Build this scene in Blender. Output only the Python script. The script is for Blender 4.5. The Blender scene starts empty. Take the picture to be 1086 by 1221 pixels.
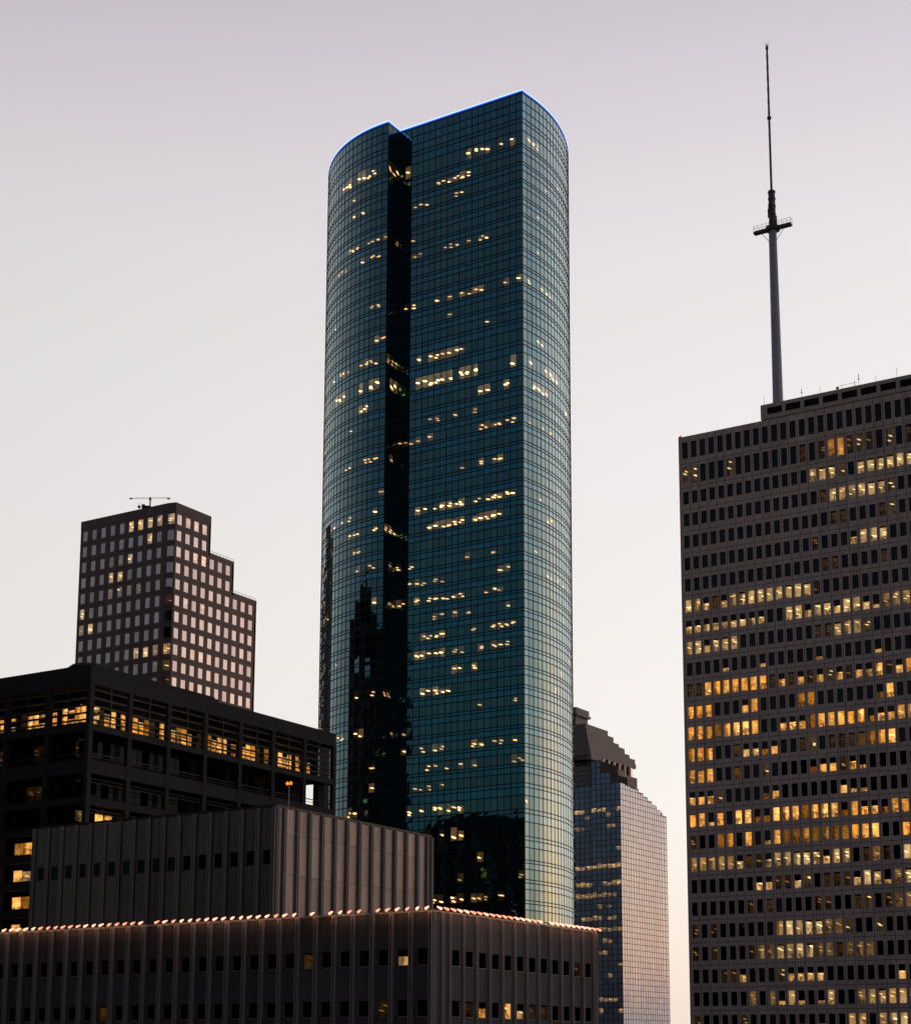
import bpy, math, random
from mathutils import Vector, Matrix

# ------------------------------------------------------------------ camera, sky, sun, exposure
scene = bpy.context.scene
R = math.radians
GRID = R(31.06)                       # the street grid is turned this much against the view
CAM_Z = 90.0                          # the photographer stands high up in another building

cam_data = bpy.data.cameras.new("camera")
cam = bpy.data.objects.new("camera", cam_data)
scene.collection.objects.link(cam)
cam.location = (0, 0, CAM_Z)
cam.rotation_euler = (R(90 + 10.2515), 0, 0)
cam_data.sensor_fit = 'HORIZONTAL'
cam_data.sensor_width = 36.0
cam_data.lens = 36.0 * 2019.5 / 1086.0
cam_data.shift_x = -41.69 / 1086.0
cam_data.shift_y = 285.3 / 1086.0
cam_data.clip_start = 1.0
cam_data.clip_end = 20000.0
scene.camera = cam

SUN_AZ = R(60)                        # the sun has just gone down, to the right of the view
world = bpy.data.worlds.new("World")
scene.world = world
world.use_nodes = True
nt = world.node_tree
nt.nodes.clear()
def wn(t, **k):
    n = nt.nodes.new(t)
    for a, b in k.items():
        setattr(n, a, b)
    return n
def wmath(op, a, b=None, c=None, clamp=False):
    n = wn('ShaderNodeMath', operation=op, use_clamp=clamp)
    for i, v in enumerate((a, b, c)):
        if v is None: continue
        if isinstance(v, (int, float)): n.inputs[i].default_value = v
        else: nt.links.new(v, n.inputs[i])
    return n.outputs[0]
tc = wn('ShaderNodeTexCoord')
nrm = wn('ShaderNodeVectorMath', operation='NORMALIZE')
nt.links.new(tc.outputs['Generated'], nrm.inputs[0])
sep = wn('ShaderNodeSeparateXYZ')
nt.links.new(nrm.outputs[0], sep.inputs[0])
flat = wn('ShaderNodeCombineXYZ')
nt.links.new(sep.outputs[0], flat.inputs[0]); nt.links.new(sep.outputs[1], flat.inputs[1])
fn = wn('ShaderNodeVectorMath', operation='NORMALIZE')
nt.links.new(flat.outputs[0], fn.inputs[0])
dp = wn('ShaderNodeVectorMath', operation='DOT_PRODUCT')
nt.links.new(fn.outputs[0], dp.inputs[0])
dp.inputs[1].default_value = (math.sin(R(26)), math.cos(R(26)), 0)   # the bright half of the sky spreads left of the sunset
ramp = wn('ShaderNodeValToRGB')
ramp.color_ramp.interpolation = 'LINEAR'
stops = [(0.0, (.97, .83, .73)), (.03, (.965, .842, .753)), (.126, (.93, .88, .862)), (.27, (.88, .84, .83)), (.36, (.85, .81, .81)),
         (.448, (.80, .76, .768)), (.50, (.725, .67, .71)), (.56, (.61, .55, .61)), (.72, (.40, .37, .44)), (1.0, (.24, .24, .32))]
stops = [(p, (c[0] * 1.04, c[1] * 1.022, c[2] * 1.0)) for p, c in stops]
el = ramp.color_ramp.elements
el[0].position, el[0].color = stops[0][0], stops[0][1] + (1,)
el[1].position, el[1].color = stops[-1][0], stops[-1][1] + (1,)
for p, c in stops[1:-1]:
    e = el.new(p); e.color = c + (1,)
nt.links.new(wmath('MAXIMUM', sep.outputs[2], 0.0), ramp.inputs[0])
# the sky away from the sunset is darker and bluer
mr = wn('ShaderNodeMapRange', interpolation_type='SMOOTHSTEP')
nt.links.new(dp.outputs['Value'], mr.inputs['Value'])
mr.inputs['From Min'].default_value = -0.95; mr.inputs['From Max'].default_value = 1.45
mr.inputs['To Min'].default_value = 0.0; mr.inputs['To Max'].default_value = 1.0
tint = wn('ShaderNodeMix', data_type='RGBA')
nt.links.new(mr.outputs[0], tint.inputs['Factor'])
tint.inputs[6].default_value = (.112, .102, .118, 1)
tint.inputs[7].default_value = (1, 1, 1, 1)
mul = wn('ShaderNodeMix', data_type='RGBA', blend_type='MULTIPLY')
mul.inputs['Factor'].default_value = 1.0
nt.links.new(ramp.outputs[0], mul.inputs[6]); nt.links.new(tint.outputs[2], mul.inputs[7])
sky = wn('ShaderNodeTexSky', sky_type='NISHITA')
sky.sun_disc = False
sky.sun_elevation = R(1.5)
sky.sun_rotation = SUN_AZ
sky.air_density = 1.0; sky.dust_density = 4.0; sky.ozone_density = 2.0
skyk = wn('ShaderNodeMix', data_type='RGBA', blend_type='MULTIPLY')
skyk.inputs['Factor'].default_value = 1.0
nt.links.new(sky.outputs[0], skyk.inputs[6])
NISHITA = 0.18                        # with the warm cast of the dusty evening air
skyk.inputs[7].default_value = (NISHITA, NISHITA * .86, NISHITA * .70, 1)
add = wn('ShaderNodeMix', data_type='RGBA', blend_type='ADD')
add.inputs['Factor'].default_value = 1.0
nt.links.new(mul.outputs[2], add.inputs[6]); nt.links.new(skyk.outputs[2], add.inputs[7])
bg = wn('ShaderNodeBackground')
bg.inputs['Strength'].default_value = 1.0
nt.links.new(add.outputs[2], bg.inputs['Color'])
wo = wn('ShaderNodeOutputWorld')
nt.links.new(bg.outputs[0], wo.inputs[0])

sun_data = bpy.data.lights.new("afterglow_sun", 'SUN')
sun_data.energy = 0.35
sun_data.angle = R(120)               # no disc any more: a broad afterglow
sun_data.color = (1.0, .86, .83)
sun = bpy.data.objects.new("afterglow_sun", sun_data)
scene.collection.objects.link(sun)
sd = Vector((-math.sin(SUN_AZ) * math.cos(R(9)), -math.cos(SUN_AZ) * math.cos(R(9)), -math.sin(R(9))))
sun.rotation_euler = sd.to_track_quat('-Z', 'Y').to_euler()

vs = scene.view_settings
vs.view_transform = 'Standard'
vs.look = 'None'
vs.exposure = 0.0
vs.gamma = 1.0
vs.use_curve_mapping = False
scene.render.engine = 'CYCLES'
scene.cycles.max_bounces = 6
scene.cycles.glossy_bounces = 4

# ------------------------------------------------------------------ materials
def new_mat(name):
    m = bpy.data.materials.new(name)
    m.use_nodes = True
    m.node_tree.nodes.clear()
    return m, m.node_tree
def N(t, typ, **k):
    n = t.nodes.new(typ)
    for a, b in k.items():
        setattr(n, a, b)
    return n
def setin(t, node, key, v):
    if isinstance(v, bpy.types.NodeSocket): t.links.new(v, node.inputs[key])
    else: node.inputs[key].default_value = v
def M2(t, op, a, b=0.0, clamp=False):
    n = N(t, 'ShaderNodeMath', operation=op, use_clamp=clamp)
    setin(t, n, 0, a); setin(t, n, 1, b)
    return n.outputs[0]
def MIX(t, f, a, b, blend='MIX'):
    n = N(t, 'ShaderNodeMix', data_type='RGBA', blend_type=blend)
    setin(t, n, 'Factor', f); setin(t, n, 6, a); setin(t, n, 7, b)
    return n.outputs[2]
def c4(c): return (c[0], c[1], c[2], 1.0)

def stone(name, col, rough=.8, grain=2.5, var=.22, streak=.18, spec=.25, metal=0.0):
    """Weathered stone, precast concrete or painted metal: grain, blotches, rain streaks, a tone of its own for each piece."""
    m, t = new_mat(name)
    geo = N(t, 'ShaderNodeNewGeometry')
    tcn = N(t, 'ShaderNodeTexCoord')
    oi = N(t, 'ShaderNodeObjectInfo')
    n1 = N(t, 'ShaderNodeTexNoise'); setin(t, n1, 'Vector', geo.outputs['Position'])
    n1.inputs['Scale'].default_value = grain; n1.inputs['Detail'].default_value = 6; n1.inputs['Roughness'].default_value = .7
    n2 = N(t, 'ShaderNodeTexNoise'); setin(t, n2, 'Vector', geo.outputs['Position'])
    n2.inputs['Scale'].default_value = .16; n2.inputs['Detail'].default_value = 4
    mp = N(t, 'ShaderNodeMapping'); setin(t, mp, 'Vector', geo.outputs['Position'])
    mp.inputs['Scale'].default_value = (1.6, 1.6, .07)
    n3 = N(t, 'ShaderNodeTexNoise'); setin(t, n3, 'Vector', mp.outputs[0])
    n3.inputs['Scale'].default_value = 1.0; n3.inputs['Detail'].default_value = 5
    a = M2(t, 'MULTIPLY', M2(t, 'SUBTRACT', n1.outputs[0], .5), var * 2.2)
    b = M2(t, 'MULTIPLY', M2(t, 'SUBTRACT', n2.outputs[0], .5), var * 1.6)
    c = M2(t, 'MULTIPLY', M2(t, 'SUBTRACT', n3.outputs[0], .5), streak * 2.2)
    r = M2(t, 'MULTIPLY', M2(t, 'SUBTRACT', oi.outputs['Random'], .5), var * .9)
    f = M2(t, 'ADD', M2(t, 'ADD', M2(t, 'ADD', a, b), M2(t, 'ADD', c, r)), 1.0)
    vm = N(t, 'ShaderNodeVectorMath', operation='SCALE')
    vm.inputs[0].default_value = col
    setin(t, vm, 'Scale', f)
    bs = N(t, 'ShaderNodeBsdfPrincipled')
    setin(t, bs, 'Base Color', vm.outputs[0])
    bs.inputs['Roughness'].default_value = rough
    bs.inputs['Metallic'].default_value = metal
    bs.inputs['Specular IOR Level'].default_value = spec
    bp = N(t, 'ShaderNodeBump'); bp.inputs['Strength'].default_value = .25; bp.inputs['Distance'].default_value = .03
    setin(t, bp, 'Height', n1.outputs[0]); setin(t, bs, 'Normal', bp.outputs[0])
    o = N(t, 'ShaderNodeOutputMaterial'); t.links.new(bs.outputs[0], o.inputs[0])
    return m

def glass(name, tint, edge, r0, body, power=3.0, wobble=.0, emit=1.0, rough=.02, spots=1.0, rooms=1.0, LY=.36, LS=.45, LR=(.40, .055)):
    """Coated facade glass. Reflectance runs from r0*tint head-on to edge at a grazing view. The 'lit' attribute of a pane
    (level, seed, hue, height of the unlit top) turns on the room behind it."""
    m, t = new_mat(name)
    at = N(t, 'ShaderNodeAttribute', attribute_name='lit')
    sp = N(t, 'ShaderNodeSeparateColor'); setin(t, sp, 0, at.outputs['Color'])
    level, seed, hue = sp.outputs[0], sp.outputs[1], sp.outputs[2]
    blind = at.outputs['Alpha']
    lw = N(t, 'ShaderNodeLayerWeight'); lw.inputs['Blend'].default_value = .5
    fac = M2(t, 'POWER', lw.outputs['Facing'], power)
    var = M2(t, 'ADD', M2(t, 'MULTIPLY', M2(t, 'FRACT', M2(t, 'MULTIPLY', seed, 57.31)), .30), .85)
    low = N(t, 'ShaderNodeVectorMath', operation='SCALE'); low.inputs[0].default_value = [r0 * c for c in tint]; setin(t, low, 'Scale', var)
    colr = MIX(t, fac, low.outputs[0], c4(edge))
    gl = N(t, 'ShaderNodeBsdfGlossy'); setin(t, gl, 'Color', colr); gl.inputs['Roughness'].default_value = rough
    if wobble:
        geo = N(t, 'ShaderNodeNewGeometry')
        nz = N(t, 'ShaderNodeTexNoise'); setin(t, nz, 'Vector', geo.outputs['Position'])
        nz.inputs['Scale'].default_value = .35; nz.inputs['Detail'].default_value = 1
        bp = N(t, 'ShaderNodeBump'); bp.inputs['Strength'].default_value = wobble; bp.inputs['Distance'].default_value = .05
        setin(t, bp, 'Height', nz.outputs[0]); setin(t, gl, 'Normal', bp.outputs[0])
    df = N(t, 'ShaderNodeBsdfDiffuse'); df.inputs['Color'].default_value = c4(body)
    # the lit room: pale ceiling and walls, furniture and blinds as shapes, a ceiling lamp or two
    uv = N(t, 'ShaderNodeUVMap'); uv.uv_map = 'UVMap'
    su = N(t, 'ShaderNodeSeparateXYZ'); setin(t, su, 0, uv.outputs[0])
    off = N(t, 'ShaderNodeCombineXYZ')
    setin(t, off, 0, M2(t, 'MULTIPLY', seed, 311.7)); setin(t, off, 1, M2(t, 'MULTIPLY', seed, 173.3)); setin(t, off, 2, seed)
    ad = N(t, 'ShaderNodeVectorMath', operation='ADD'); setin(t, ad, 0, uv.outputs[0]); setin(t, ad, 1, off.outputs[0])
    nz2 = N(t, 'ShaderNodeTexNoise'); setin(t, nz2, 'Vector', ad.outputs[0]); nz2.inputs['Scale'].default_value = 1.3; nz2.inputs['Detail'].default_value = 2
    room = M2(t, 'ADD', M2(t, 'MULTIPLY', M2(t, 'SUBTRACT', nz2.outputs[0], .3), 1.5, True), .28)
    # furniture and people against the light: a broken dark edge along the bottom
    st = N(t, 'ShaderNodeTexVoronoi', feature='F1', distance='CHEBYCHEV'); setin(t, st, 'Vector', ad.outputs[0]); st.inputs['Scale'].default_value = 3.4
    sc = N(t, 'ShaderNodeSeparateColor'); setin(t, sc, 0, st.outputs['Color'])
    rise = M2(t, 'MULTIPLY', M2(t, 'FRACT', M2(t, 'MULTIPLY', seed, 41.3)), .55)
    clutter = M2(t, 'MULTIPLY', M2(t, 'GREATER_THAN', sc.outputs[0], .52), M2(t, 'LESS_THAN', su.outputs[1], rise))
    room = M2(t, 'MULTIPLY', room, M2(t, 'SUBTRACT', 1.0, M2(t, 'MULTIPLY', clutter, .7)))
    # slanting blinds in the deepest orange rooms
    wv = M2(t, 'FRACT', M2(t, 'MULTIPLY', M2(t, 'ADD', su.outputs[1], M2(t, 'MULTIPLY', su.outputs[0], .5)), 6.0))
    bl = M2(t, 'MULTIPLY', M2(t, 'GREATER_THAN', hue, .9), M2(t, 'GREATER_THAN', wv, .5))
    room = M2(t, 'MULTIPLY', room, M2(t, 'SUBTRACT', 1.0, M2(t, 'MULTIPLY', bl, .75)))
    # a slim dark jamb or curtain at one side of some rooms
    jb = M2(t, 'MULTIPLY', M2(t, 'LESS_THAN', su.outputs[0], M2(t, 'MULTIPLY', M2(t, 'FRACT', M2(t, 'MULTIPLY', seed, 29.9)), .5)), M2(t, 'GREATER_THAN', M2(t, 'FRACT', M2(t, 'MULTIPLY', seed, 7.7)), .6))
    room = M2(t, 'MULTIPLY', room, M2(t, 'SUBTRACT', 1.0, M2(t, 'MULTIPLY', jb, .65)))
    spot_only = M2(t, 'GREATER_THAN', blind, 1.5)
    room = M2(t, 'MULTIPLY', room, M2(t, 'SUBTRACT', 1.0, M2(t, 'MULTIPLY', spot_only, .86)))
    cut = M2(t, 'MAXIMUM', M2(t, 'LESS_THAN', su.outputs[1], M2(t, 'SUBTRACT', 1.0, blind)), spot_only)
    def lamp(kx, ky, rx, ry, ybase, yspan):
        cx = M2(t, 'ADD', M2(t, 'MULTIPLY', M2(t, 'FRACT', M2(t, 'MULTIPLY', seed, kx)), .6), .2)
        cy = M2(t, 'ADD', M2(t, 'MULTIPLY', M2(t, 'FRACT', M2(t, 'MULTIPLY', seed, ky)), yspan), ybase)
        ddx = M2(t, 'SUBTRACT', su.outputs[0], cx)
        dx = M2(t, 'DIVIDE', ddx, rx)
        dy = M2(t, 'DIVIDE', M2(t, 'SUBTRACT', M2(t, 'SUBTRACT', su.outputs[1], cy), M2(t, 'MULTIPLY', ddx, -.16)), ry)
        d = M2(t, 'ADD', M2(t, 'MULTIPLY', dx, dx), M2(t, 'MULTIPLY', dy, dy))
        return M2(t, 'SUBTRACT', 1.0, d, True)
    l1 = lamp(91.7, 37.9, LR[0], LR[1], LY, LS)
    l2 = M2(t, 'MULTIPLY', lamp(23.3, 71.1, LR[0]*.8, LR[1]*.85, LY - .06, LS + .1), M2(t, 'GREATER_THAN', M2(t, 'FRACT', M2(t, 'MULTIPLY', seed, 13.7)), .45))
    lamps = M2(t, 'MULTIPLY', M2(t, 'ADD', l1, l2), M2(t, 'MULTIPLY', M2(t, 'SUBTRACT', 1.0, hue, True), spots * 3.4))
    amt = M2(t, 'MULTIPLY', M2(t, 'MULTIPLY', M2(t, 'ADD', M2(t, 'MULTIPLY', room, rooms), lamps), cut), level)
    warm = MIX(t, hue, (1.0, .66, .28, 1), (1.0, .34, .012, 1))
    em = N(t, 'ShaderNodeEmission'); setin(t, em, 'Color', warm); setin(t, em, 'Strength', M2(t, 'MULTIPLY', amt, emit))
    a1 = N(t, 'ShaderNodeAddShader'); t.links.new(gl.outputs[0], a1.inputs[0]); t.links.new(df.outputs[0], a1.inputs[1])
    a2 = N(t, 'ShaderNodeAddShader'); t.links.new(a1.outputs[0], a2.inputs[0]); t.links.new(em.outputs[0], a2.inputs[1])
    o = N(t, 'ShaderNodeOutputMaterial'); t.links.new(a2.outputs[0], o.inputs[0])
    return m

def emitter(name, col, strength):
    m, t = new_mat(name)
    em = N(t, 'ShaderNodeEmission'); em.inputs['Color'].default_value = c4(col); em.inputs['Strength'].default_value = strength
    o = N(t, 'ShaderNodeOutputMaterial'); t.links.new(em.outputs[0], o.inputs[0])
    return m

MAT = {}
MAT['tower_glass'] = glass('tower_glass', (.06, .60, .90), (.84, .97, .95), .205, (.0003, .0008, .0010), power=2.1, wobble=.05)
MAT['tower_vision_glass'] = glass('tower_vision_glass', (.10, .50, .64), (.82, .95, .94), .205, (.0008, .0008, .0008), power=2.1, wobble=.07, spots=2.4, rooms=.36, LY=.22, LS=.4, LR=(.42, .085))
MAT['darkened_notch_glass'] = glass('darkened_notch_glass', (.05, .5, .7), (.30, .36, .36), .07, (.0003, .0004, .0005), power=2.1, wobble=.05, spots=1.6, rooms=.3, LY=.22, LS=.4, LR=(.42, .085))  # darkened copy of the tower glass: the notch's dim reflections put into its colour
MAT['tower_mullion'] = stone('tower_mullion', (.006, .007, .008), rough=.45, var=.1, streak=.1)
MAT['office_glass'] = glass('office_glass', (.80, .90, 1.0), (.4, .4, .4), .022, (.0012, .0014, .0016), power=4, emit=1.0)
MAT['mirror_glass'] = glass('mirror_glass', (1.0, .88, .885), (.60, .54, .54), .45, (.003, .003, .003), power=4, emit=.9)
MAT['heritage_glass'] = glass('heritage_glass', (.30, .46, .74), (.46, .54, .66), .30, (.001, .001, .002), power=1.7, emit=.7, wobble=.05)
MAT['court_glass'] = glass('court_glass', (.55, .9, 1.0), (.04, .045, .05), .012, (.0008, .0012, .0015), power=4, emit=.8)
MAT['shade_glass'] = glass('shade_glass', (.6, .85, 1.0), (.05, .05, .06), .008, (.0008, .001, .0012), power=4, emit=.9, spots=.6)
MAT['travertine'] = stone('travertine', (.50, .395, .37), rough=.85, grain=3.0, var=.24, streak=.22)
MAT['brown_granite'] = stone('brown_granite', (.155, .103, .098), rough=.55, grain=4.0, var=.18)
MAT['crown_granite'] = stone('crown_granite', (.20, .17, .16), rough=.6, grain=2.0, var=.15)
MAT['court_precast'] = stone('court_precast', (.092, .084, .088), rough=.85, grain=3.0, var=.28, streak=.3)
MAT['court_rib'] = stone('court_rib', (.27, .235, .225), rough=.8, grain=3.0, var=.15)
MAT['precast'] = stone('precast', (.155, .136, .134), rough=.45, grain=1.6, var=.30, streak=.3, metal=.85)
MAT['precast_fin'] = stone('precast_fin', (.31, .27, .26), rough=.8, grain=3.0, var=.15)
MAT['precast_grey'] = stone('precast_grey', (.12, .11, .108), rough=.9)
MAT['joint'] = stone('joint', (.020, .018, .018), rough=.9, var=.1)
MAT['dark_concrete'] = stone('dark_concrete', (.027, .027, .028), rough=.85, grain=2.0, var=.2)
MAT['dark_steel'] = stone('dark_steel', (.022, .022, .024), rough=.5, var=.15)
MAT['interior'] = stone('interior', (.012, .012, .012), rough=.9, var=.1)
MAT['mast_paint'] = stone('mast_paint', (.34, .33, .37), rough=.6, grain=1.5, var=.15)
MAT['mast_dark'] = stone('mast_dark', (.10, .08, .09), rough=.6, var=.15)
MAT['roofing'] = stone('roofing', (.08, .075, .075), rough=.9, var=.2)
MAT['asphalt'] = stone('asphalt', (.05, .05, .052), rough=.9, grain=.8, var=.2)
MAT['led_white'] = emitter('led_white', (.45, .66, 1.0), 1.6)
MAT['led_blue'] = emitter('led_blue', (.012, .13, .80), 1.0)
MAT['parapet_lamp'] = emitter('parapet_lamp', (1.0, .42, .27), 2.3)
MAT['parapet_lamp_dim'] = emitter('parapet_lamp_dim', (1.0, .38, .22), 1.5)
MAT['bulb_orange'] = emitter('bulb_orange', (1.0, .17, .005), 2.6)
MAT['bulb_red'] = emitter('bulb_red', (1.0, .16, .10), 2.0)

# ------------------------------------------------------------------ mesh helpers
COL = scene.collection
class MB:
    """Collects faces, their material, UV and 'lit' value; build() links them as one mesh object."""
    def __init__(s): s.v = []; s.f = []; s.m = []; s.uv = []; s.lit = []
    def quad(s, a, b, c, d, mat=0, lit=(0, .5, 0, 0)):
        i = len(s.v); s.v += [a, b, c, d]; s.f.append((i, i+1, i+2, i+3)); s.m.append(mat)
        s.uv += [(0, 0), (1, 0), (1, 1), (0, 1)]; s.lit += [lit] * 4
    def poly(s, pts, mat=0):
        i = len(s.v); s.v += pts; s.f.append(tuple(range(i, i + len(pts)))); s.m.append(mat)
        s.uv += [(0, 0)] * len(pts); s.lit += [(0, .5, 0, 0)] * len(pts)
    def box(s, x0, x1, y0, y1, z0, z1, mat=0):
        p = [(x0,y0,z0),(x1,y0,z0),(x1,y1,z0),(x0,y1,z0),(x0,y0,z1),(x1,y0,z1),(x1,y1,z1),(x0,y1,z1)]
        for q in ((0,1,5,4),(1,2,6,5),(2,3,7,6),(3,0,4,7),(4,5,6,7),(3,2,1,0)):
            s.quad(*[p[k] for k in q], mat)
    def prism(s, pts, z0, z1, mat=0):
        """Upright prism on a plan polygon given counter-clockwise."""
        n = len(pts)
        for i in range(n):
            a, b = pts[i], pts[(i+1) % n]
            s.quad((a[0],a[1],z0),(b[0],b[1],z0),(b[0],b[1],z1),(a[0],a[1],z1), mat)
        s.poly([(p[0],p[1],z1) for p in pts], mat); s.poly([(p[0],p[1],z0) for p in reversed(pts)], mat)
    def cyl(s, cx, cy, z0, z1, r0, r1=None, n=12, mat=0):
        r1 = r0 if r1 is None else r1
        a = [(math.cos(2*math.pi*i/n), math.sin(2*math.pi*i/n)) for i in range(n)]
        for i in range(n):
            c, d = a[i], a[(i+1) % n]
            s.quad((cx+c[0]*r0,cy+c[1]*r0,z0),(cx+d[0]*r0,cy+d[1]*r0,z0),(cx+d[0]*r1,cy+d[1]*r1,z1),(cx+c[0]*r1,cy+c[1]*r1,z1), mat)
        s.poly([(cx+c[0]*r1,cy+c[1]*r1,z1) for c in a], mat)
        s.poly([(cx+c[0]*r0,cy+c[1]*r0,z0) for c in reversed(a)], mat)
    def bar(s, a, b, r, n=6, mat=0):
        a, b = Vector(a), Vector(b); d = (b - a).normalized()
        u = d.orthogonal().normalized(); w = d.cross(u)
        ring = [(u*math.cos(2*math.pi*i/n) + w*math.sin(2*math.pi*i/n))*r for i in range(n)]
        for i in range(n):
            j = (i+1) % n
            s.quad(tuple(a+ring[i]), tuple(a+ring[j]), tuple(b+ring[j]), tuple(b+ring[i]), mat)
        s.poly([tuple(b+q) for q in ring], mat); s.poly([tuple(a+q) for q in reversed(ring)], mat)
    def mesh(s, name, mats, glassy=False):
        me = bpy.data.meshes.new(name)
        me.from_pydata(s.v, [], s.f)
        for m in mats: me.materials.append(MAT[m])
        if len(mats) > 1: me.polygons.foreach_set('material_index', s.m)
        if glassy:
            l = me.uv_layers.new(name='UVMap'); l.data.foreach_set('uv', [c for q in s.uv for c in q])
            a = me.attributes.new('lit', 'FLOAT_COLOR', 'CORNER'); a.data.foreach_set('color', [c for q in s.lit for c in q])
        me.update()
        return me
    def build(s, name, mats, parent=None, loc=(0,0,0), rz=0.0, glassy=False):
        return put(name, s.mesh(name, mats if isinstance(mats, (list, tuple)) else [mats], glassy), parent, loc, rz)
def put(name, me, parent=None, loc=(0,0,0), rz=0.0):
    o = bpy.data.objects.new(name, me)
    COL.objects.link(o)
    o.location = loc; o.rotation_euler = (0, 0, rz)
    if parent: o.parent = parent
    return o
def tag(o, label, cat, group=None, kind=None):
    o['label'] = label
    if cat: o['category'] = cat
    if group: o['group'] = group
    if kind: o['kind'] = kind
    return o
def thing(name, loc, rz, label, cat, group=None):
    return tag(put(name, None, None, loc, rz), label, cat, group)
def local_point(root, p):
    """A point given in a building's own axes, in the world."""
    c, s = math.cos(root.rotation_euler[2]), math.sin(root.rotation_euler[2])
    x, y, z = p
    return (root.location[0] + c*x - s*y, root.location[1] + s*x + c*y, root.location[2] + z)
# a building stands on its front corner: +x runs along its left-hand street front towards the corner, +y away from the viewer along
# the right-hand front. LEFT and RIGHT turn a piece drawn in the xz plane (facing -y) onto those fronts.
LEFT, RIGHT = 0.0, R(90)
BRZ = -GRID
rnd = random.Random(7)
def frame_mesh(name, w, h, hx0, hx1, hz0, hz1, depth, gap, mat):
    """Precast facade unit w x h with a window opening: front, reveals and the edges of the joints; origin at its lower left."""
    b = MB(); g = gap / 2
    X = (g, hx0, hx1, w - g); Z = (g, hz0, hz1, h - g)
    for i in range(3):
        for k in range(3):
            if i == 1 and k == 1: continue
            b.quad((X[i],0,Z[k]),(X[i+1],0,Z[k]),(X[i+1],0,Z[k+1]),(X[i],0,Z[k+1]))
    b.quad((hx0,0,hz0),(hx1,0,hz0),(hx1,depth,hz0),(hx0,depth,hz0))
    b.quad((hx0,depth,hz1),(hx1,depth,hz1),(hx1,0,hz1),(hx0,0,hz1))
    b.quad((hx0,0,hz0),(hx0,depth,hz0),(hx0,depth,hz1),(hx0,0,hz1))
    b.quad((hx1,depth,hz0),(hx1,0,hz0),(hx1,0,hz1),(hx1,depth,hz1))
    e = .12
    b.quad((X[0],e,Z[0]),(X[3],e,Z[0]),(X[3],0,Z[0]),(X[0],0,Z[0]))
    b.quad((X[0],0,Z[3]),(X[3],0,Z[3]),(X[3],e,Z[3]),(X[0],e,Z[3]))
    b.quad((X[0],e,Z[0]),(X[0],0,Z[0]),(X[0],0,Z[3]),(X[0],e,Z[3]))
    b.quad((X[3],0,Z[0]),(X[3],e,Z[0]),(X[3],e,Z[3]),(X[3],0,Z[3]))
    return b.mesh(name, [mat])
def append(dst, me_builder, loc, rz):
    c, s = math.cos(rz), math.sin(rz); i = len(dst.v)
    dst.v += [(loc[0]+c*x-s*y, loc[1]+s*x+c*y, loc[2]+z) for x, y, z in me_builder.v]
    dst.f += [tuple(k+i for k in f) for f in me_builder.f]; dst.m += me_builder.m; dst.uv += me_builder.uv; dst.lit += me_builder.lit
def pane_builder(w, h, lit, tilt=0.0):
    b = MB(); t = tilt
    b.quad((0, t*rnd.uniform(-1,1), 0),(w, t*rnd.uniform(-1,1), 0),(w, t*rnd.uniform(-1,1), h),(0, t*rnd.uniform(-1,1), h), 0, lit)
    return b
def seed(): return rnd.random()
# what a letter of the window maps means: level, hue, unlit top
def lit_value(ch):
    s = seed()
    if ch == '.': return (0, s, 0, 0)
    j = rnd.uniform(.65, 1.3)
    tab = {'w': (.70, .16, rnd.choice((0, 0, .12))), 'W': (1.0, .10, 0), 'o': (1.35, .80, rnd.choice((0, 0, .08))), 'O': (1.9, .70, 0),
           'd': (.55, .84, 0), 'p': (.75, .95, 0), 'P': (.55, .95, .55), 'h': (.95, .34, .45), 'H': (1.5, .70, .42), 'l': (.8, .45, .72),
           's': (.55, .12, 2.0), 'b': (.045, .6, .1), 'B': (.09, .8, .1), 'g': (.50, .38, 0), 'G': (.25, .42, 0), 't': (.20, .5, 2.0)}
    a = tab[ch]
    return (a[0] * j, s, min(.98, max(0.0, a[1] + (rnd.uniform(-.10, .10) if a[1] < .9 else 0))), a[2])

# ------------------------------------------------------------------ the ground
g = MB()
g.quad((-9000,-9000,0),(9000,-9000,0),(9000,9000,0),(-9000,9000,0))
o = g.build('ground', 'asphalt'); o['kind'] = 'structure'

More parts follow.
